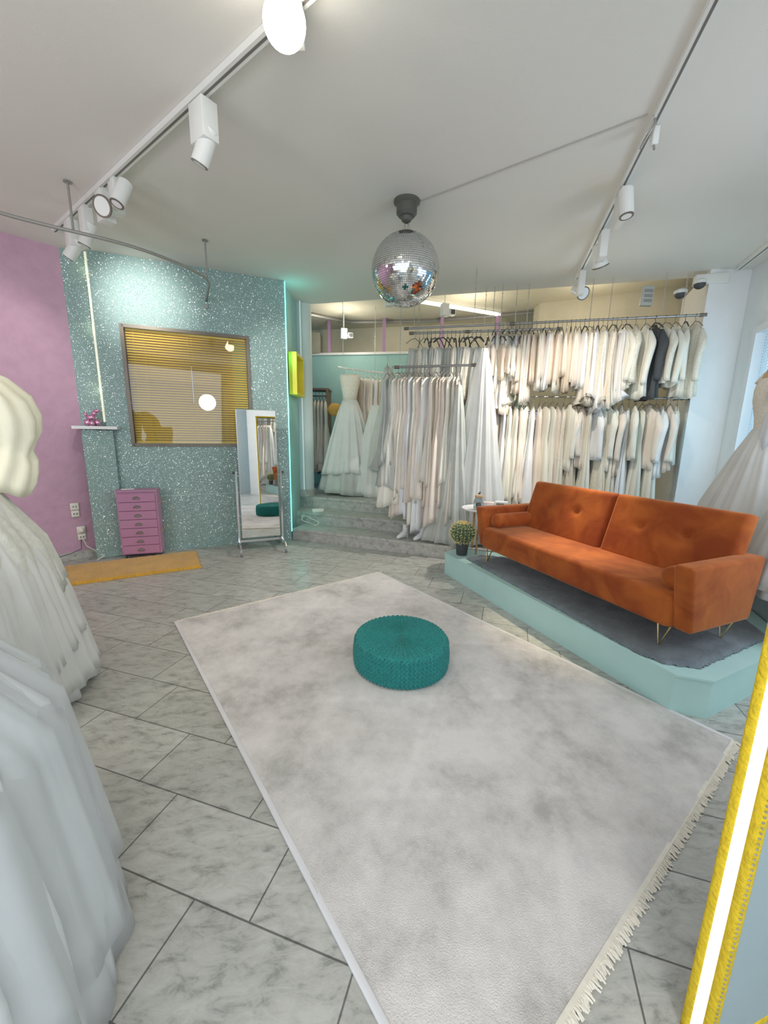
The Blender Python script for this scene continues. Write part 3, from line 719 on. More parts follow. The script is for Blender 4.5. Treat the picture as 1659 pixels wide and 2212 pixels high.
for x in (-.014, .014): mb_.tube([(x, 0, zb), (x - .004, 0, zb + .03), (x, 0, zt - .01), (x + .006, 0, zt - .02), (x + .008, 0, zb + .02)], .0025, 6)
mb_.build('hook_links', steel, o)
tag(MB().tube([(.22, 3.42, CZ - .004), (1.40, 2.55, CZ - .004)], .004, 6).build('ceiling_cable', mat('shadow_grey_cable', (140, 138, 132), .7, var=0)), 'thin cable along the ceiling from mirror ball to track', 'cable')  # grey tone carries the shadow line along the cable

# ------------------------------------------------------------------ curtain rail
o = thing('curtain_rail', 'curved grey curtain rail hanging below the ceiling on two posts', 'curtain rail')
ctrl = [(-3.2, 2.35), (-2.72, 2.80), (-2.60, 2.98), (-2.42, 3.13), (-2.18, 3.29), (-1.97, 3.47), (-1.81, 3.72), (-1.72, 3.96), (-1.70, 4.09), (-1.735, 4.22)]
ZR = 2.80
pts = [(x, y, ZR) for x, y in ctrl]
def smooth_pts(p, it=2):
    for _ in range(it):
        q = [p[0]]
        for a, b in zip(p, p[1:]): a = Vector(a); b = Vector(b); q += [a.lerp(b, .25), a.lerp(b, .75)]
        q.append(p[-1]); p = q
    return p
pts = smooth_pts(pts)
pe = WP(1.30, .06, ZR - .06); pts.append(Vector((pe.x, pe.y, ZR)))
railm = mat('grey_rail_metal', (128, 126, 122), .4, .3, var=0)
MB().tube(pts, .012, 10).build('rail', railm, o, True)
MB().lathe([(.022, 0), (.022, .01)], tuple(pe), 16, Matrix.Rotation(PI / 2, 3, 'X')).build('wall_bracket', railm, o)
for x, y in ((-2.30, 3.24), (-1.70, 4.10)):
    p_ = MB().tube([(x, y, ZR), (x, y, CZ)], .008, 8).build('ceiling_post', railm, o)
    MB().lathe([(.028, CZ - .008), (.024, CZ)], (x, y, 0), 16).build('ceiling_flange', railm, p_)

# ------------------------------------------------------------------ lighting tracks and spotlights
def track(label, a, b):
    o = thing('lighting_track', label, 'lighting track'); a = Vector(a); b = Vector(b); d = b - a; L_ = d.length; rz = math.atan2(d.y, d.x); c = (a + b) / 2
    MB().box((c.x, c.y, CZ - .018), (L_, .045, .034), rz).build('rail', white_plastic, o)
    MB().box((c.x, c.y, CZ - .0355), (L_ - .02, .012, .002), rz).build('groove', mat('dark_track_groove', (92, 90, 86), .5, var=0), o)
    return rz
tl = track('white lighting track across the left half of the ceiling', (.20, 1.55), (-2.95, 3.92))
tr_ = track('white lighting track running along the right half of the ceiling', (1.10, 1.30), (2.08, 4.80))
track('short light track on the ceiling above the shop window', (3.58, 4.48), (3.0, 2.8))
def spotlight(name, label, x, y, rz, aim, kind='can', box=(.10, .06, .20), side=1):
    o = thing(name, label, 'spotlight', (x, y, CZ - .036), rz, 'white track spotlights on the ceiling')
    bx, by, bz = box
    rbox('gear_box', (0, 0, -bz / 2 - .02), (bx, by, bz), white_plastic, o, .004, 2)
    MB().box((0, 0, -.01), (.06, .03, .02)).build('track_adapter', white_plastic, o)
    d = Vector(aim).normalized(); q = Vector((0, 0, -1)).rotation_difference(d).to_matrix(); c = Vector((side * (bx / 2 + .05) if kind != 'under' else 0, 0, -bz * .75 if kind != 'under' else -bz - .03))
    MB().tube([(side * bx / 2 if kind != 'under' else 0, 0, c.z + .0), tuple(c)], .010, 8).build('arm', white_plastic, o)
    L_ = .17; r_ = .045
    if kind == 'flared': pr = [(.03, .09), (.046, .08), (.05, -.03), (.068, -.08), (.064, -.085)]
    else: pr = [(.03, L_ / 2), (r_, L_ / 2 - .006), (r_, -L_ / 2), (r_ - .006, -L_ / 2)]
    hd = MB().lathe(pr[:-1], tuple(c), 28, q).build('lamp_head', white_plastic, o, False)
    rb = pr[-1][0]; zb_ = pr[-1][1]
    MB().lathe([(rb + .004, zb_ + .004), (rb + .004, zb_ - .006), (rb - .006, zb_ - .006)], tuple(c), 28, q).build('lens_ring', dark_metal, hd)
    MB().lathe([(rb - .006, zb_ - .004), (rb - .008, zb_ - .0065)], tuple(c), 28, q).build('lens', mat('frosted_lens', (200, 198, 190), .25, var=0), hd)
    return o
spotlight('track_spotlight', 'white box spotlight nearest the camera on the left track', -.985, 2.455, tl, (.5, .2, -1), 'under', (.13, .09, .18))
spotlight('track_spotlight', 'white spotlight with slim can pointing down, second on the left track', -1.90, 3.13, tl, (.0, .45, -1), 'can', (.10, .05, .16), -1)
spotlight('track_spotlight', 'white spotlight with dark round lens ring over the curtain rail', -2.06, 3.26, tl, (-.5, .9, -.35), 'flared', (.10, .09, .20), -1)
spotlight('track_spotlight', 'white spotlight hanging close to the pink wall corner', -2.62, 3.67, tl, (.5, .5, -1), 'under', (.12, .07, .20))
spotlight('track_spotlight', 'white boxy spotlight between the curtain rail and the pink wall', -2.36, 3.48, tl, (.3, .3, -1), 'under', (.10, .07, .17))
spotlight('track_spotlight', 'white can spotlight nearest the camera on the right track', 1.63, 3.17, tr_, (-.12, -.1, -1), 'can', (.20, .05, .20), -1).rotation_euler.z = tr_
spotlight('track_spotlight', 'bright white spotlight with thin ring, second on the right track', 1.80, 3.72, tr_, (.5, -.35, -1), 'flared', (.12, .06, .20), 1)
spotlight('track_spotlight', 'white spotlight facing the camera at the far end of the right track', 2.02, 4.55, tr_, (-.6, -.35, -.4), 'flared', (.12, .06, .22), 1)
o = thing('hanging_plug', 'small socket with looped grey cable hanging from the right track', 'plug', (1.45, 2.58, CZ - .036))
rbox('socket_body', (.02, 0, -.05), (.035, .035, .09), white_plastic, o, .006, 2)
MB().tube(smooth_pts([(-.03, -.06, .01), (.0, -.03, -.01), (-.02, .0, -.05), (-.05, .02, -.12), (-.02, .01, -.04), (.01, .0, -.01), (.02, 0, -.08), (.02, -.01, -.12)]), .006, 6).build('cable_loop', railm, o)
# glaring lamp on the left track, whole head glowing to imitate the flare
o = thing('glaring_spotlight', 'switched-on spotlight glaring at the camera on the left track', 'spotlight', (-.42, 1.92, CZ - .036))
rbox('gear_box', (0, .06, -.07), (.12, .06, .12), white_plastic, o, .004, 2)
MB().lathe([(.02, .06), (.055, .05), (.075, -.03), (.08, -.08), (.06, -.10), (.02, -.11)], (0, -.02, -.12), 28, Vector((0, 0, -1)).rotation_difference(Vector((.15, -.75, -.65)).normalized()).to_matrix()).build('lamp_head', mat('lit_lamp_flare', (255, 250, 235), .5, var=0, emit=(1, .93, .80), estr=12), o, True)
# rear room: tube light, small projectors, rear track
o = thing('tube_light', 'long lit fluorescent tube on the rear ceiling', 'light')
MB().tube([(.40, 6.35, 3.32), (1.83, 6.98, 3.32)], .022, 10).build('tube', mat('lit_tube', (250, 245, 230), .5, var=0, emit=(1, .95, .85), estr=3.0), o)
MB().box((1.115, 6.665, 3.352), (1.6, .06, .02), math.atan2(.63, 1.43)).build('batten', white_plastic, o)
for x, y, z, l in ((.02, 5.95, 3.2, 'white projector lamp hanging just left of the mirror ball'), (.80, 6.0, 3.1, 'white lamp hanging behind the mirror ball, right of it'), (-.72, 7.1, 3.02, 'small square lamp on the rear track over the teal partition')):
    o = thing('projector_lamp', l, 'lamp', (x, y, z), .3); rbox('housing', (0, 0, 0), (.10, .10, .16), white_plastic, o, .005, 2); MB().tube([(0, 0, .08), (0, 0, 3.36 - z)], .006, 6).build('stem', white_plastic, o)
    rbox('lamp_head', (.11, 0, -.02), (.08, .08, .08), white_plastic, o, .006, 2); MB().box((.11, -.042, -.02), (.06, .003, .06)).build('lens', blackm, o)
o = thing('rear_lighting_track', 'grey track bent along the rear ceiling', 'lighting track')
MB().tube([(-1.9, 6.7, 3.33), (-.66, 7.6, 3.33), (.7, 7.45, 3.33), (3.0, 6.6, 3.33)], .03, 6).build('rail', railm, o)
pur = mat('purple_post_paint', (140, 112, 138), .6, var=0)
for i, (x, y) in enumerate(((-1.03, 7.60), (-.05, 7.42), (.93, 7.24), (1.80, 6.98))):
    z0 = 2.80 if i < 3 else 2.4
    tag(MB().box((x, y, (z0 + 3.36) / 2), (.055, .055, 3.36 - z0)).build('purple_post', pur), ORD[i] + ' purple post from the left above the teal partition', 'post', 'purple posts of the rear room')

# security cameras, projector unit near pillar
o = thing('security_camera', 'white bracket with two black dome cameras beside the pillar top', 'camera', (3.30, 4.62, 3.02), -.3)
rbox('bracket', (.10, .0, .02), (.30, .09, .10), white_plastic, o, .01, 2)
for x, y, z in ((.0, -.02, -.02), (-.14, .06, -.08)):
    mb_ = MB(); ellip(mb_, (x, y, z), (.055, .055, .05), 10); mb_.build('dome', blackm, o, True)
    MB().lathe([(.062, z), (.062, z + .03), (.03, z + .05)], (x, y, 0), 20).build('dome_collar', white_plastic, o)
mb_ = MB().box((2.86, 4.72, 2.93), (.10, .10, .02)); o = thing('wall_unit', 'small grey grille unit hanging over the right clothes rail', 'grille', (2.86, 4.78, 2.93))
rbox('casing', (0, 0, 0), (.12, .05, .20), mat('grey_unit', (150, 150, 144), .5, var=.02), o, .005, 2)
mb_ = MB()
for z in (-.05, 0, .05): mb_.box((0, -.027, z), (.09, .003, .03))
mb_.build('grille', railm, o)

# ------------------------------------------------------------------ clothes rails
def lerp(a, b, t): return Vector(a).lerp(Vector(b), t)
RAILS = {'top': ((.249, 5.455, 2.72), (3.36, 4.57, 2.69)), 'second': ((.309, 5.33, 2.635), (1.98, 4.90, 2.61)), 'front': ((.12, 4.82, 2.15), (.96, 4.595, 2.15)),
         'low': ((1.32, 5.17, 1.877), (3.40, 4.60, 1.835)), 'rear': ((-.72, 6.45, 2.38), (.25, 7.0, 2.36))}
RL = {'top': 'long upper steel rail above the gowns', 'second': 'shorter steel rail just below the long upper rail', 'front': 'short front steel rail above the stairs', 'low': 'lower steel rail behind the sofa', 'rear': 'white beaded rail in the rear room'}
for k, (a, b) in RAILS.items():
    o = thing('clothes_rail', RL[k], 'clothes rail', a); d = Vector(b) - Vector(a)
    MB().tube([(0, 0, 0), d], .013 if k != 'low' else .009, 10).build('rod', steel if k != 'rear' else white_plastic, o)
    for t in (0, 1):
        p = d * t; u = d.normalized(); MB().tube([p - u * .03, p + u * .03], .019, 10).build('end_cap', dark_metal if k != 'rear' else white_plastic, o)
    if k in ('top', 'second'): p = d * .40; MB().tube([p - u * .03, p + u * .03], .019, 10).build('coupling', dark_metal, o)
def chain_mesh(L_, pitch=.026):
    mb_ = MB(); n_ = max(2, int(L_ / pitch))
    for i in range(n_):
        z = -(i + .5) * L_ / n_; h = L_ / n_ * .72; w2 = .006; P = []
        for k in range(8):
            a = 2 * PI * k / 8; x = w2 * cos(a); zz = z + h * sin(a); P.append((x, 0, zz) if i % 2 else (0, x, zz))
        mb_.tube(P, .0016, 4, closed=True)
    return mb_
chains = [('top', .03, CZ), ('top', .30, CZ), ('top', .33, CZ), ('top', .45, CZ), ('top', .66, CZ), ('top', .72, CZ), ('top', .88, CZ), ('top', .94, CZ), ('second', .05, 3.36), ('second', .62, CZ), ('front', .04, CZ), ('front', .97, CZ), ('low', .1, CZ), ('rear', .05, 3.36), ('rear', .55, 3.36)]
cnt = {}
for k, t, zt in chains:
    p = lerp(*RAILS[k], t); cnt[k] = cnt.get(k, -1) + 1
    o = chain_mesh(zt - p.z).build('hanging_chain', zinc, loc=(p.x, p.y, zt)); tag(o, ORD[cnt[k]] + ' chain from the left holding the ' + {'top': 'long upper', 'second': 'second upper', 'front': 'short front', 'low': 'lower', 'rear': 'rear room'}[k] + ' rail', 'chain', 'chains holding the clothes rails')

# ------------------------------------------------------------------ garments
def hanger(parent, m_, w_=.36, drop=.10):
    mb_ = MB(); P = []
    for k in range(9): a = rad(-40 + 28 * k); P.append((0, .020 * cos(a), .0 + .020 * sin(a) - .004))
    P = P[::-1]; mb_.tube(P[:8] + [(0, .0, -.03), (0, 0, -drop * .6)], .0028, 5)
    th = .0075 if 'black' in m_.name else .0045
    for s_ in (-1, 1): mb_.tube([(0, 0, -drop * .6), (0, s_ * w_ * .25, -drop * .9), (0, s_ * w_ / 2, -drop - .05)], th, 6)
    return mb_.build('hanger', m_, parent)
def loft(prof, k=9, amp=.2, N=44, seed=0, hemvar=.0, tw=0):
    """prof: (z, half_x, half_y, fold strength) from top to bottom; returns MB"""
    rnd = random.Random(seed); ph = [rnd.uniform(0, 6.28) for _ in range(4)]; mb_ = MB(); R = []
    # resample
    Q = []
    for a, b in zip(prof, prof[1:]):
        n_ = max(1, int(abs(a[0] - b[0]) / .07))
        for i in range(n_): t = i / n_; Q.append([a[j] + (b[j] - a[j]) * t for j in range(4)])
    Q.append(list(prof[-1]))
    zmin = prof[-1][0]; zt = prof[0][0]
    for z, ax, ay, f in Q:
        ring = []; tt = (zt - z) / (zt - zmin)
        for i in range(N):
            a = 2 * PI * i / N
            g_ = 1 + amp * f * (.6 * cos(k * a + ph[0] + tw * tt) + .4 * cos((k * 2 + 1) * a + ph[1]) + .3 * cos(3 * a + ph[2]))
            zz = z + (hemvar * tt ** 4) * (cos(2 * a + ph[3]) + .5 * cos(5 * a + ph[0]))
            ring.append((ax * g_ * cos(a), ay * g_ * sin(a), zz))
        R.append(ring)
    return mb_.rings(R)
def gown(name, kind, L_, m_, seed, hang=None, x=1.0):
    """hanging garment, thing root at the rod; local x runs along the rod"""
    o = bpy.data.objects.new(name, None); COL.objects.link(o); o.empty_display_size = .05
    rnd = random.Random(seed); t0 = -.115
    if kind == 'slim': P = [(t0, .008, .03, 0), (t0 - .05, .018 * x, .15, .1), (t0 - .14, .028 * x, .16, .2), (t0 - .38, .028 * x, .13, .5), (t0 - .7, .044 * x, .19, .9), (-L_, .075 * x, .25, 1.15)]
    elif kind == 'full': P = [(t0, .008, .03, 0), (t0 - .05, .02, .14, .1), (t0 - .16, .04, .15, .3), (t0 - .38, .035, .12, .6), (t0 - .8, .075 * x, .22, 1), (-L_, .13 * x, .30, 1.2)]
    elif kind == 'skirt': P = [(t0 - .075, .02, .11, .3), (t0 - .14, .032 * x, .12, .6), (t0 - .4, .045 * x, .17, 1), (-L_, .055 * x, .2, 1.2)]
    elif kind == 'jacket': P = [(t0 + .03, .012, .03, 0), (t0, .018, .05, .1), (t0 - .05, .030 * x, .14, .2), (t0 - .14, .038 * x, .17, .4), (t0 - .35, .034 * x, .15, .6), (-L_, .050 * x, .19, .9)]
    elif kind == 'corset': P = [(t0 - .05, .02, .10, .1), (t0 - .12, .05 * x, .14, .1), (t0 - .22, .035 * x, .11, .2), (t0 - .30, .03, .10, .3), (-L_, .04 * x, .13, .5)]
    elif kind == 'top': P = [(t0, .008, .03, 0), (t0 - .05, .018, .14, .1), (t0 - .2, .03 * x, .15, .4), (-L_, .035 * x, .15, .9)]
    b = loft(P, 7 if kind != 'full' else 9, .26, 40, seed, .03 if kind in ('slim', 'full') else .015, rnd.uniform(-1, 1)).build({'jacket': 'jacket_body', 'corset': 'bodice', 'skirt': 'skirt', 'top': 'blouse_body'}.get(kind, 'gown_body'), m_, o, True)
    if kind == 'jacket':
        for s_ in (-1, 1):
            R = []
            for j in range(15):
                q = j / 14; z = t0 - .045 - q * .54; y = s_ * (.13 + .085 * min(1, q * 3.2) + .012 * sin(q * 5)); r1 = (.020 + .030 * min(1, q * 5)) * (1 - .25 * q)
                R.append([((r1 * .72) * cos(a) * (1 + .10 * sin(3 * a + 9 * q + seed)) + .014 * sin(q * 4 + seed), y + r1 * sin(a) * (1 + .12 * sin(2 * a + 14 * q)), z) for a in [2 * PI * k_ / 16 for k_ in range(16)]])
            MB().rings(R).build('sleeve', m_, o, True)
    if kind == 'corset':
        mb_ = MB()
        for y in (-.07, -.03, .05): mb_.tube([(0, y, -L_ + .02), (.01, y + .01, -L_ - .08), (0, y - .005, -L_ - .16 - .05 * rnd.random())], .004, 4)
        mb_.build('ribbons', m_, o)
    if hang is not None: hanger(o, hang)
    return o
black_h = blackm; wire_h = mat('wire_hanger_metal', (120, 116, 110), .4, .4, var=0)
PROTO = {}
def proto(kind, L_, mi, hang, seed):
    key = (kind, round(L_, 2), mi, hang, seed)
    return key
def place(rail, t, kind, L_, m_, label, group, name='hanging_gown', hang=wire_h, seed=None, yaw=0, x=1.0, cat='dress', store={}):
    seed = seed if seed is not None else random.randint(0, 3)
    key = (kind, round(L_, 1), m_.name, hang.name if hang else '', seed, x, name)
    p = lerp(*RAILS[rail], t); d = Vector(RAILS[rail][1]) - Vector(RAILS[rail][0])
    if key in store: o = copy_tree(store[key])
    else: o = gown(name, kind, round(L_, 1) if L_ > .9 else L_, m_, seed, hang, x); store[key] = o
    o.location = p; o.rotation_euler = (0, random.uniform(-.02, .02), math.atan2(d.y, d.x) + yaw)
    s_ = random.uniform(.97, 1.03); o.scale = (random.uniform(.9, 1.15), 1, (L_ / round(L_, 1) if L_ > .9 else 1) * s_)
    tag(o, label, cat, group); return o
# front short rail: long gowns reaching the stairs
NAMES = ['ivory satin', 'white satin', 'blush satin', 'cream lace', 'champagne satin']
n_ = 17
for i in range(n_):
    t = .02 + .80 * i / (n_ - 1); mi = [0, 2, 0, 2, 1, 0, 2, 0, 1, 2, 0, 4, 2, 2, 0, 3, 2][i]
    kind = 'full' if i in (0, 6, 12) else 'slim'; L_ = 1.55 + .22 * sin(i * 1.7) + (.1 if 2 < i < 9 else 0)
    place('front', t, kind, min(L_, 1.86), satin[mi], f'{ORD[i]} gown from the left on the short front rail, {NAMES[mi]}', 'long gowns on the short front rail', yaw=random.uniform(-.25, .25) - .1, x=1.0)
for i, (t, L_) in enumerate(((-.06, 1.35), (-.12, 1.1))):
    place('front', t, 'full', L_, tulle_g, ['grey tulle gown hanging at the left end of the short front rail', 'shorter grey tulle gown beyond the left end of the front rail'][i], 'grey tulle gowns', hang=wire_h)
# big white tulle gowns/veil right of the front rail
def big_gown(name, label, loc, rz, prof, k, amp, m_, seed, hemvar=.05, N=120, bod=None, hang=None, extra=None):
    o = thing(name, label, 'dress', loc, rz)
    q = loft(prof, k, amp, N, seed, hemvar).build('skirt', m_, o, True)
    if bod: loft(bod, 5, .05, 40, seed + 1, 0).build('bodice', satin[3], o, True)
    if hang: hanger(o, hang, .30, .10)
    return o
big_gown('tulle_gown', 'tall feathery white tulle gown hanging right of the short front rail', (1.06, 4.60, 2.42), -.26,
         [(-.10, .04, .05, .1), (-.3, .09, .10, .3), (-.7, .15, .14, .6), (-1.3, .23, .2, .8), (-1.8, .31, .26, 1), (-2.24, .42, .26, 1.1)], 13, .16, tulle, 4, .03, hang=wire_h)
big_gown('tulle_gown', 'long grey tulle train falling onto the stairs between satin and feathery gowns', (.80, 4.55, 2.05), -.26,
         [(-.12, .03, .1, .1), (-.4, .07, .12, .5), (-1.0, .13, .15, .8), (-1.5, .22, .18, 1), (-1.88, .33, .2, 1.1)], 11, .18, tulle_g, 9, .03, hang=wire_h)
# shoes-like white shapes below the front gowns
for i, (x, y) in enumerate(((.23, 4.70), (.43, 4.63))):
    o = thing('white_ankle_boot', ['left white boot standing under the front gowns on the stair', 'right white boot standing under the front gowns on the stair'][i], 'boot', (x, y, .153), -.9 - .1 * i, 'white boots on the lowest stair')
    mb_ = MB(); R = []
    for y_, w2, h2, zc in ((-.085, .010, .008, .012), (-.075, .026, .018, .02), (-.03, .034, .03, .032), (.02, .032, .048, .05), (.06, .032, .058, .06), (.085, .026, .05, .058)): R.append([(w2 * cos(a), y_, max(.002, zc + h2 * sin(a))) for a in [2 * PI * q / 16 for q in range(16)]])
    mb_.rings(R).build('shoe_upper', satin[1], o, True)
    MB().lathe([(.036, .06), (.034, .12), (.038, .17), (.03, .168)], (0, .045, 0), 20).build('shaft', satin[1], o, True)
    MB().lathe([(.018, 0), (.022, .03)], (0, .07, 0), 14).build('heel', satin[1], o)
# navy signs between hangers
navy = mat('navy_card', (66, 66, 96), .6, var=.05); signw = mat('white_print', (190, 190, 196), .6, var=0)
def sign(rail, t, w_, h_, dz, label, offy=.0):
    p = lerp(*RAILS[rail], t); d = Vector(RAILS[rail][1]) - Vector(RAILS[rail][0])
    o = thing('size_card', label, 'sign', (p.x, p.y + offy, p.z), math.atan2(d.y, d.x), 'navy cards hanging between the gowns')
    MB().box((0, 0, -dz - h_ / 2), (w_, .006, h_)).build('card', navy, o)
    mb_ = MB()
    for r_ in range(3):
        for c in range(3): mb_.box((-w_ * .3 + c * w_ * .3, -.0045, -dz - h_ * (.15 + .16 * r_)), (w_ * .24, .002, h_ * .05))
    mb_.box((0, -.0045, -dz - h_ * .62), (w_ * .8, .002, h_ * .09)); mb_.build('printed_lines', signw, o)
    MB().tube([(0, 0, .013), (0, 0, -dz)], .0015, 5).build('hook_wire', steel, o)
for i, (t, w_) in enumerate(((.02, .09), (.22, .13), (.37, .15), (.62, .13), (.78, .15))):
    sign('front', t, w_, .15, .20, ORD[i] + ' navy printed card from the left on the short front rail', .02)
for i, (t, w_) in enumerate(((.055, .16), (.215, .10), (.25, .09), (.38, .07))):
    sign('low', t, w_, .15, .17, ORD[i] + ' navy printed card from the left on the lower rail', -.02)
# second rail: translucent skirts on black hangers, corsets
n_ = 17
for i in range(n_):
    t = .03 + .46 * i / (n_ - 1); m_ = [tulle_g, satin[3], satin[0], tulle_g][i % 4] if i != 9 else satin[4]
    nm = {'grey_tulle': 'grey tulle', 'cream_lace': 'cream lace', 'ivory_satin': 'ivory', 'champagne_satin': 'champagne'}[m_.name]
    place('second', t, 'skirt', .78 + .06 * sin(i * 2.1), m_, f'{ORD[i]} skirt from the left on the second upper rail, {nm}', 'skirts on black hangers of the second rail', 'hanging_skirt', black_h if i > 2 else wire_h, yaw=random.uniform(-.6, .6), x=1.4, cat='skirt')
for i in range(6):
    place('second', .54 + .045 * i, 'corset', .48 + .05 * (i % 3), satin[[4, 2, 4, 2, 0, 4][i]], f'{ORD[i]} beige corset with ribbons from the left on the second rail', 'corsets on the second rail', 'hanging_corset', black_h, yaw=random.uniform(-.3, .3), x=1.1, cat='corset')
# long back-layer gowns in the middle of top rail
tcount = {}; lcount = {}
n_ = 46; bl_m = mat('black_fabric', (60, 62, 64), .8, var=.05)
for i in range(n_):
    t = .34 + .655 * i / (n_ - 1); f = i / n_
    if i < 5: kind, L_, mi = 'slim', .95 + .1 * (i % 2), [1, 0, 1, 4, 0][i]
    elif i < 22: kind, L_, mi = 'top', .62 + .16 * abs(sin(i * 1.3)) + (.15 if i in (7, 8, 9) else 0), [0, 2, 4, 0, 2, 1, 2, 4][i % 8]
    elif i < 30: kind, L_, mi = 'slim', .92 + .06 * sin(i), [3, 1, 3, 2, 1][i % 5]
    else: kind, L_, mi = 'jacket', .80 + .10 * sin(i * 2.3), [0, 1, 3, 2, 0, 1][i % 6]
    if 30 <= i and i % 2: continue
    m_ = satin[mi]
    if i == 36: m_ = bl_m
    nm = NAMES[mi] if i != 36 else 'black'
    word = {'slim': 'long garment', 'top': 'blouse', 'jacket': 'jacket'}[kind]
    tcount[word] = tcount.get(word, -1) + 1
    lab = f'{ORD[tcount[word]]} {word} from the left along the long upper rail, {nm}'
    place('top', t, kind, L_, m_, lab, 'garments on the long upper rail', {'slim': 'hanging_gown', 'top': 'hanging_blouse', 'jacket': 'hanging_jacket'}[kind], wire_h if i % 3 else black_h, yaw=random.uniform(-.3, .3) - .1, x=1.15 if kind != 'jacket' else 1.3, cat={'slim': 'dress', 'top': 'blouse', 'jacket': 'jacket'}[kind])
# lower rail gowns
n_ = 30
for i in range(n_):
    t = .01 + .93 * i / (n_ - 1); mi = [0, 2, 1, 0, 0, 2, 0, 1, 2, 0][i % 10]
    kind = 'slim'; L_ = 1.32 + .08 * sin(i * 1.9)
    if i in (13, 15, 17, 19, 21, 23, 25, 27, 28, 29): kind = 'jacket'; L_ = .80 + .08 * sin(i)
    if i in (12, 14, 18): mi = 3
    nm = NAMES[mi]; lcount[kind] = lcount.get(kind, -1) + 1
    place('low', t, kind, L_, satin[mi], f'{ORD[lcount[kind]]} {"gown" if kind == "slim" else "jacket"} from the left on the lower rail, {nm}', 'garments on the lower rail', 'hanging_gown' if kind == 'slim' else 'hanging_jacket', wire_h, yaw=random.uniform(-.3, .3), x=1.25, cat='dress' if kind == 'slim' else 'jacket')
# rear room rack
n_ = 14
for i in range(n_):
    t = .22 + .78 * i / (n_ - 1); mi = [0, 4, 1, 2, 0, 1, 4][i % 7]
    place('rear', t, 'slim' if i % 3 else 'full', 1.5 + .25 * sin(i * 1.4), satin[mi], f'{ORD[i]} gown from the left on the rear room rail, {NAMES[mi]}', 'gowns on the rear room rail', hang=white_plastic, yaw=random.uniform(-.2, .2), x=1.1)
def bust(o, m_, z0, s_=1.0, neck=True):
    P = [(.0, .12, .09), (.10, .13, .10), (.22, .165, .125), (.30, .175, .125), (.40, .17, .10), (.46, .10, .07), (.49, .058, .052), (.56, .050, .048)]
    R = [[(a * cos(t), b * sin(t), z0 + z * s_) for t in [2 * PI * k / 32 for k in range(32)]] for z, a, b in P]
    return MB().rings(R).build('torso_form', m_, o, True)
# strapless gown nearest in rear room
o = thing('strapless_gown', 'full strapless white gown hanging foremost in the rear room', 'dress', (-.54, 6.20, .48), .2)
R = [[(a * cos(t), b * sin(t), z) for t in [2 * PI * k / 32 for k in range(32)]] for z, a, b in ((1.38, .10, .08), (1.50, .115, .09), (1.62, .14, .11), (1.72, .155, .12), (1.76, .145, .10), (1.75, .12, .08))]
MB().rings(R).build('bodice', satin[3], o, True)
loft([(1.40, .11, .09, .1), (1.2, .19, .15, .5), (.8, .30, .24, .8), (.30, .42, .33, 1)], 15, .09, 110, 3, .03).build('overskirt', tulle, o, True)
loft([(1.1, .16, .14, .2), (.5, .34, .26, .8), (.02, .45, .34, 1)], 9, .12, 90, 5, .02).build('skirt', tulle_g, o, True)
mb_ = MB()
for x in (-.07, .07): mb_.tube([(x, -.06, 1.74), (x * .4, 0, 1.90)], .003, 4)
mb_.build('straps', satin[0], o)
big_gown('tulle_gown', 'grey beaded tulle gown hanging between strapless gown and front rail', (.02, 5.85, 2.44), .1, [(-.14, .05, .06, .1), (-.35, .10, .09, .2), (-.55, .09, .08, .4), (-1.1, .19, .15, .9), (-1.55, .25, .2, 1)], 12, .15, tulle_g, 12, .02, hang=wire_h)
big_gown('tulle_gown', 'lower white tulle gown with puddled hem left of the stairs gowns', (-.12, 6.05, 1.9), .1, [(-.1, .1, .08, .2), (-.7, .22, .2, .9), (-1.42, .32, .25, 1)], 12, .15, tulle, 14, .02)
# wardrobe with robes far left
o = thing('wardrobe_frame', 'brown wooden wardrobe frame behind the round column', 'wardrobe', (-1.26, 7.15, .46), 0)
wdb = mat('brown_wood', (112, 92, 78), .6, var=.15)
MB().box((.27, 0, .82), (.03, .4, 1.64)).build('side_panel', wdb, o); MB().box((-.3, 0, .82), (.03, .4, 1.64)).build('side_panel', wdb, o); MB().box((0, 0, 1.655), (.60, .4, .03)).build('top_panel', wdb, o); MB().tube([(-.3, -.05, 1.55), (.27, -.05, 1.55)], .012, 8).build('rod', steel, o)
RAILS['robe'] = ((-1.5, 7.0, 2.05), (-1.0, 7.0, 2.05))
for i in range(5): place('robe', .5 + .115 * i, 'slim', 1.2 + .1 * (i % 2), satin[[0, 3, 0, 2, 0][i]], f'{ORD[i]} cream robe from the left in the brown wardrobe', 'robes in the brown wardrobe', 'hanging_robe', wire_h, cat='robe')
o = tag(MB().build('mustard_cushion', mat('mustard_velvet', (186, 142, 72), .8, var=.1)), 'mustard cushion glimpsed between wardrobe and strapless gown', 'cushion') if False else None
mb_ = MB(); ellip(mb_, (-.86, 6.95, 1.78), (.12, .06, .11), 12); o = mb_.build('mustard_cushion', mat('mustard_velvet', (186, 142, 72), .8, var=.1), smooth=True); tag(o, 'mustard cushion glimpsed between wardrobe and strapless gown', 'cushion')
o = tag(rbox('rear_cabinet', (-1.42, 7.72, 2.97), (.45, .3, .36), mat('grey_cabinet', (122, 120, 108), .6, var=.05), None, .01, 2), 'grey box standing on the partition cap behind the column', 'box')

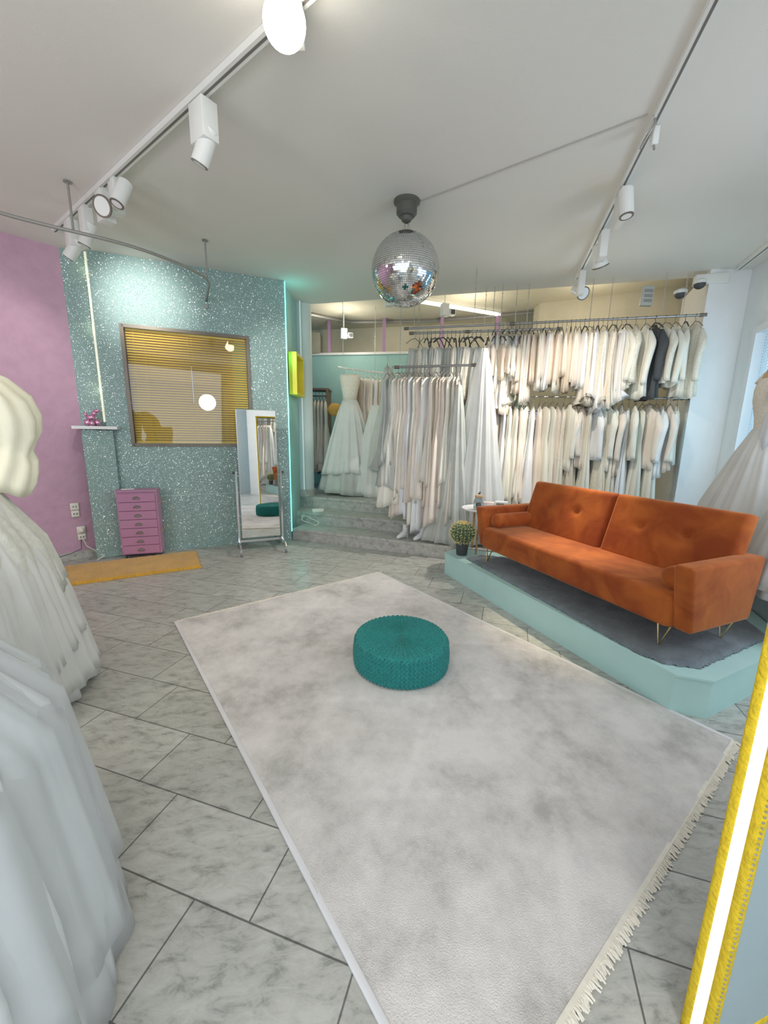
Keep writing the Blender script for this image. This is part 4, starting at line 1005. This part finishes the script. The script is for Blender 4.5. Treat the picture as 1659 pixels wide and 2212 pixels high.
# ------------------------------------------------------------------ display plinth and window mannequins
pl = MB().prism([(2.45, 2.10), (2.92, 2.0), (3.42, 3.9), (2.85, 4.12), (2.66, 2.75)], 0, .45); tag(pl.build('display_plinth', mat('grey_blue_plinth', (138, 152, 156), .6, var=.04)), 'grey display plinth along the shop window behind the sofa', 'plinth')
linen = mat('tan_linen', (164, 140, 112), .85, var=.06, vscale=60)
def mannequin(label, loc, rz, label_d, bodm, skm, seed, shawl=False, tagc=False, hem=.46, k=12):
    o = thing('dress_form', label, 'mannequin', loc, rz); z0 = 1.00
    bust(o, linen, z0)
    MB().lathe([(.047, z0 + .555), (.050, z0 + .558), (.050, z0 + .575), (.02, z0 + .58)], (0, 0, 0), 28).build('neck_cap', dark_metal, o)
    MB().tube([(0, 0, .02), (0, 0, z0)], .015, 10).build('stand_pole', chrome, o); MB().lathe([(.16, 0), (.16, .012), (.03, .03)], (0, 0, 0), 32).build('base', chrome, o)
    d = thing('bridal_gown', label_d, 'dress', loc, rz)
    R = [[(a * cos(t), b * sin(t), z0 + z) for t in [2 * PI * q / 40 for q in range(40)]] for z, a, b in ((-.02, .126, .096), (.10, .137, .107), (.22, .172, .133), (.30, .182, .133), (.37, .176, .118))]
    MB().rings(R, False, False).build('bodice', bodm, d, True)
    loft([(z0 + .02, .13, .10, .05), (z0 - .15, .20, .17, .4), (z0 - .5, .32, .29, .8), (.03, hem, hem * .9, 1)], k, .07, 140, seed, .02).build('skirt', skm, d, True)
    loft([(z0 + .025, .136, .105, .05), (z0 - .15, .215, .18, .5), (z0 - .5, .34, .31, .9), (.10, hem + .02, hem * .94, 1)], k + 5, .06, 140, seed + 3, .03).build('tulle_overlay', tulle, d, True)
    if shawl:
        loft([(z0 + .44, .09, .08, .2), (z0 + .38, .20, .14, .4), (z0 + .2, .24, .18, .8), (z0 - .1, .27, .21, 1)], 9, .10, 90, seed + 6, .03).build('tulle_cape', tulle_b, d, True)
    mb_ = MB()
    for s_ in (-1, 1): mb_.tube([(s_ * .12, -.10, z0 + .34), (s_ * .13, -.03, z0 + .43), (s_ * .12, .06, z0 + .40), (s_ * .11, .10, z0 + .34)], .014, 8)
    mb_.build('shoulder_straps', bodm, d, True)
    if tagc:
        c = thing('price_tag', 'dark swing tag hanging from the lace gown at the window', 'tag', (loc[0] - .17, loc[1] - .12, loc[2] + z0 + .28), rz + .3)
        MB().box((0, 0, -.02), (.055, .006, .15), ry=.35).build('card', mat('dark_card', (72, 72, 84), .5, var=.1), c)
        MB().tube([(.0, 0, .05), (.02, 0, .10)], .0015, 4).build('string', satin[0], c)
    return o
mannequin('tan dress form by the shop window wearing the lace gown', (2.80, 2.95, .45), .5, 'white lace and tulle gown on the dress form by the shop window', satin[3], tulle, 21, False, True, .46)
# scarf of tulle over right shoulder
o = thing('tulle_veil', 'sheer white veil draped over the right shoulder of the lace gown', 'veil', (2.86, 2.90, .45), .5)
loft([(1.44, .06, .06, .2), (1.38, .14, .12, .4), (1.2, .19, .15, .8), (.9, .22, .19, 1)], 9, .10, 90, 31, .03).build('veil_fabric', tulle_b, o, True)
mannequin('second dress form at the right picture edge behind the sofa arm', (2.62, 2.22, .45), .2, 'white satin gown at the right picture edge behind the sofa arm', satin[1], satin[1], 25, False, False, .42, 9)

# ------------------------------------------------------------------ foreground left: two big gowns on forms
def layered(name, label, loc, rz, layers, bod=None, m_=None, sleeves=None, bodm=None):
    o = thing(name, label, 'dress', loc, rz)
    for i, (nm, prof, k, amp, seed, mm, hv) in enumerate(layers): loft(prof, k, amp, 220, seed, hv).build(nm, mm, o, True)
    if bod:
        R = [[(a * cos(t), b * sin(t), z) for t in [2 * PI * q / 48 for q in range(48)]] for z, a, b in bod]; MB().rings(R).build('bodice', bodm, o, True)
    if sleeves:
        for s_ in (-1, 1):
            mb_ = MB(); R = []
            for j, (dx, z, r_) in enumerate(sleeves):
                R.append([(s_ * dx + r_ * cos(t) * (1 + .07 * cos(9 * t + .5 * j)), r_ * sin(t) * (1 + .07 * cos(9 * t + .5 * j)), z + .02 * cos(3 * t)) for t in [2 * PI * q / 56 for q in range(56)]])
            mb_.rings(R).build('puff_sleeve', bodm, o, True)
    return o
tulle_s = mat('sheer_white_tulle', (188, 191, 194), .9, var=.03, sheen=.3, trans=.5)
lace_sheer = mat('sheer_lace_edge', (194, 190, 180), .8, var=.10, vscale=40, sheen=.2, trans=.25, bump=.4, bscale=70)
creamsat = mat('cream_chiffon', (196, 188, 168), .7, var=.05, sheen=.3)
layered('ball_gown', 'cream puff-sleeved ball gown with tulle skirt at the left picture edge', (-2.14, 1.75, 0), .9,
        [('skirt', [(1.20, .14, .11, .1), (1.05, .30, .28, .5), (.76, .44, .42, .8), (.5, .50, .48, .9), (.02, .57, .55, 1)], 16, .05, 2, satin[1], .01),
         ('tulle_overlay', [(1.21, .15, .12, .1), (1.05, .32, .30, .5), (.76, .47, .45, .8), (.5, .53, .51, .9), (.06, .61, .59, 1)], 31, .035, 6, tulle, .03),
         ('tulle_overlay', [(1.21, .15, .12, .1), (1.05, .33, .31, .6), (.7, .49, .47, .9), (.24, .575, .555, 1)], 23, .04, 7, tulle, .05),
         ('lace_peplum', [(1.22, .16, .13, .1), (1.08, .31, .29, .6), (.84, .45, .43, .9), (.60, .51, .49, 1)], 17, .04, 8, lace_sheer, .05)],
        [(1.18, .14, .11), (1.3, .15, .12), (1.45, .18, .13), (1.58, .185, .12), (1.66, .10, .08), (1.72, .06, .05)], None,
        [(.17, 1.66, .03), (.22, 1.67, .07), (.29, 1.62, .11), (.35, 1.54, .13), (.38, 1.45, .13), (.385, 1.37, .12), (.38, 1.30, .09), (.375, 1.27, .085), (.375, 1.23, .10), (.36, 1.17, .11), (.345, 1.12, .115), (.335, 1.07, .10)], creamsat)
layered('ball_gown', 'bluish white tulle ball gown skirt filling the lower left corner', (-1.28, .55, 0), .2,
        [('skirt', [(1.08, .14, .11, .1), (1.0, .36, .34, .5), (.76, .54, .52, .7), (.4, .60, .58, .9), (.01, .61, .60, 1)], 15, .045, 12, tulle_b, .01),
         ('tulle_overlay', [(1.09, .15, .12, .1), (1.0, .38, .36, .6), (.76, .56, .54, .8), (.4, .62, .60, 1), (.04, .64, .63, 1)], 29, .034, 16, tulle_b, .03),
         ('tulle_overlay', [(1.09, .15, .12, .1), (1.0, .39, .37, .6), (.74, .575, .555, .8), (.22, .645, .635, 1)], 19, .042, 17, tulle_s, .09),
         ('tulle_train', [(1.10, .16, .13, .1), (.98, .40, .38, .6), (.7, .59, .57, .9), (.015, .665, .665, 1)], 13, .04, 18, tulle_s, .012)],
        [(1.05, .14, .11), (1.18, .14, .12), (1.32, .16, .13), (1.42, .16, .12), (1.46, .14, .1)], None, None, satin[1])

# ------------------------------------------------------------------ mirror with lit yellow frame, back toward camera
ym = mat('yellow_frame_plush', (188, 160, 34), .8, var=.12, vscale=50, bump=.6, bscale=90)
o = thing('lit_frame_mirror', 'big yellow-framed mirror with glowing white edge at the right picture edge', 'mirror', (.7535, .651, 0), .305)
# local x = width direction, local y = thickness toward the room
MW, MH, MT = .66, 1.95, .062
MB().box((MW / 2 + .005, .008, MH / 2), (MW - .01, .012, MH)).build('back_panel', mat('grey_back_board', (134, 148, 152), .7, var=.02), o)
for nm, x in (('side_frame', 0), ('side_frame', MW - .0)):
    s_ = 1 if x == 0 else -1
    rbox(nm, (x + s_ * .012, .011, MH / 2), (.024, .022, MH), ym, o, .008, 3); rbox(nm, (x + s_ * .012, MT - .011, MH / 2), (.024, .022, MH), ym, o, .008, 3)
    MB().box((x + s_ * .012, MT / 2, MH / 2), (.018, .024, MH - .04)).build('light_strip', mat('lit_edge_diffuser', (250, 245, 225), .5, var=0, emit=(1, .93, .72), estr=1.1), o)
rbox('top_frame', (MW / 2, MT / 2, MH), (MW, MT, .03), ym, o, .008, 3); rbox('bottom_frame', (MW / 2, MT / 2, .015), (MW, MT, .03), ym, o, .008, 3)
MB().box((MW / 2, MT - .006, MH / 2), (MW - .05, .004, MH - .06)).build('mirror_glass', mirror_m, o)
mb_ = MB()
for i in range(150): mb_.box((.004, .0005, .02 + i * .0128), (.004, .003, .004))
q = mb_.build('staples', chrome, o); q['kind'] = 'stuff'
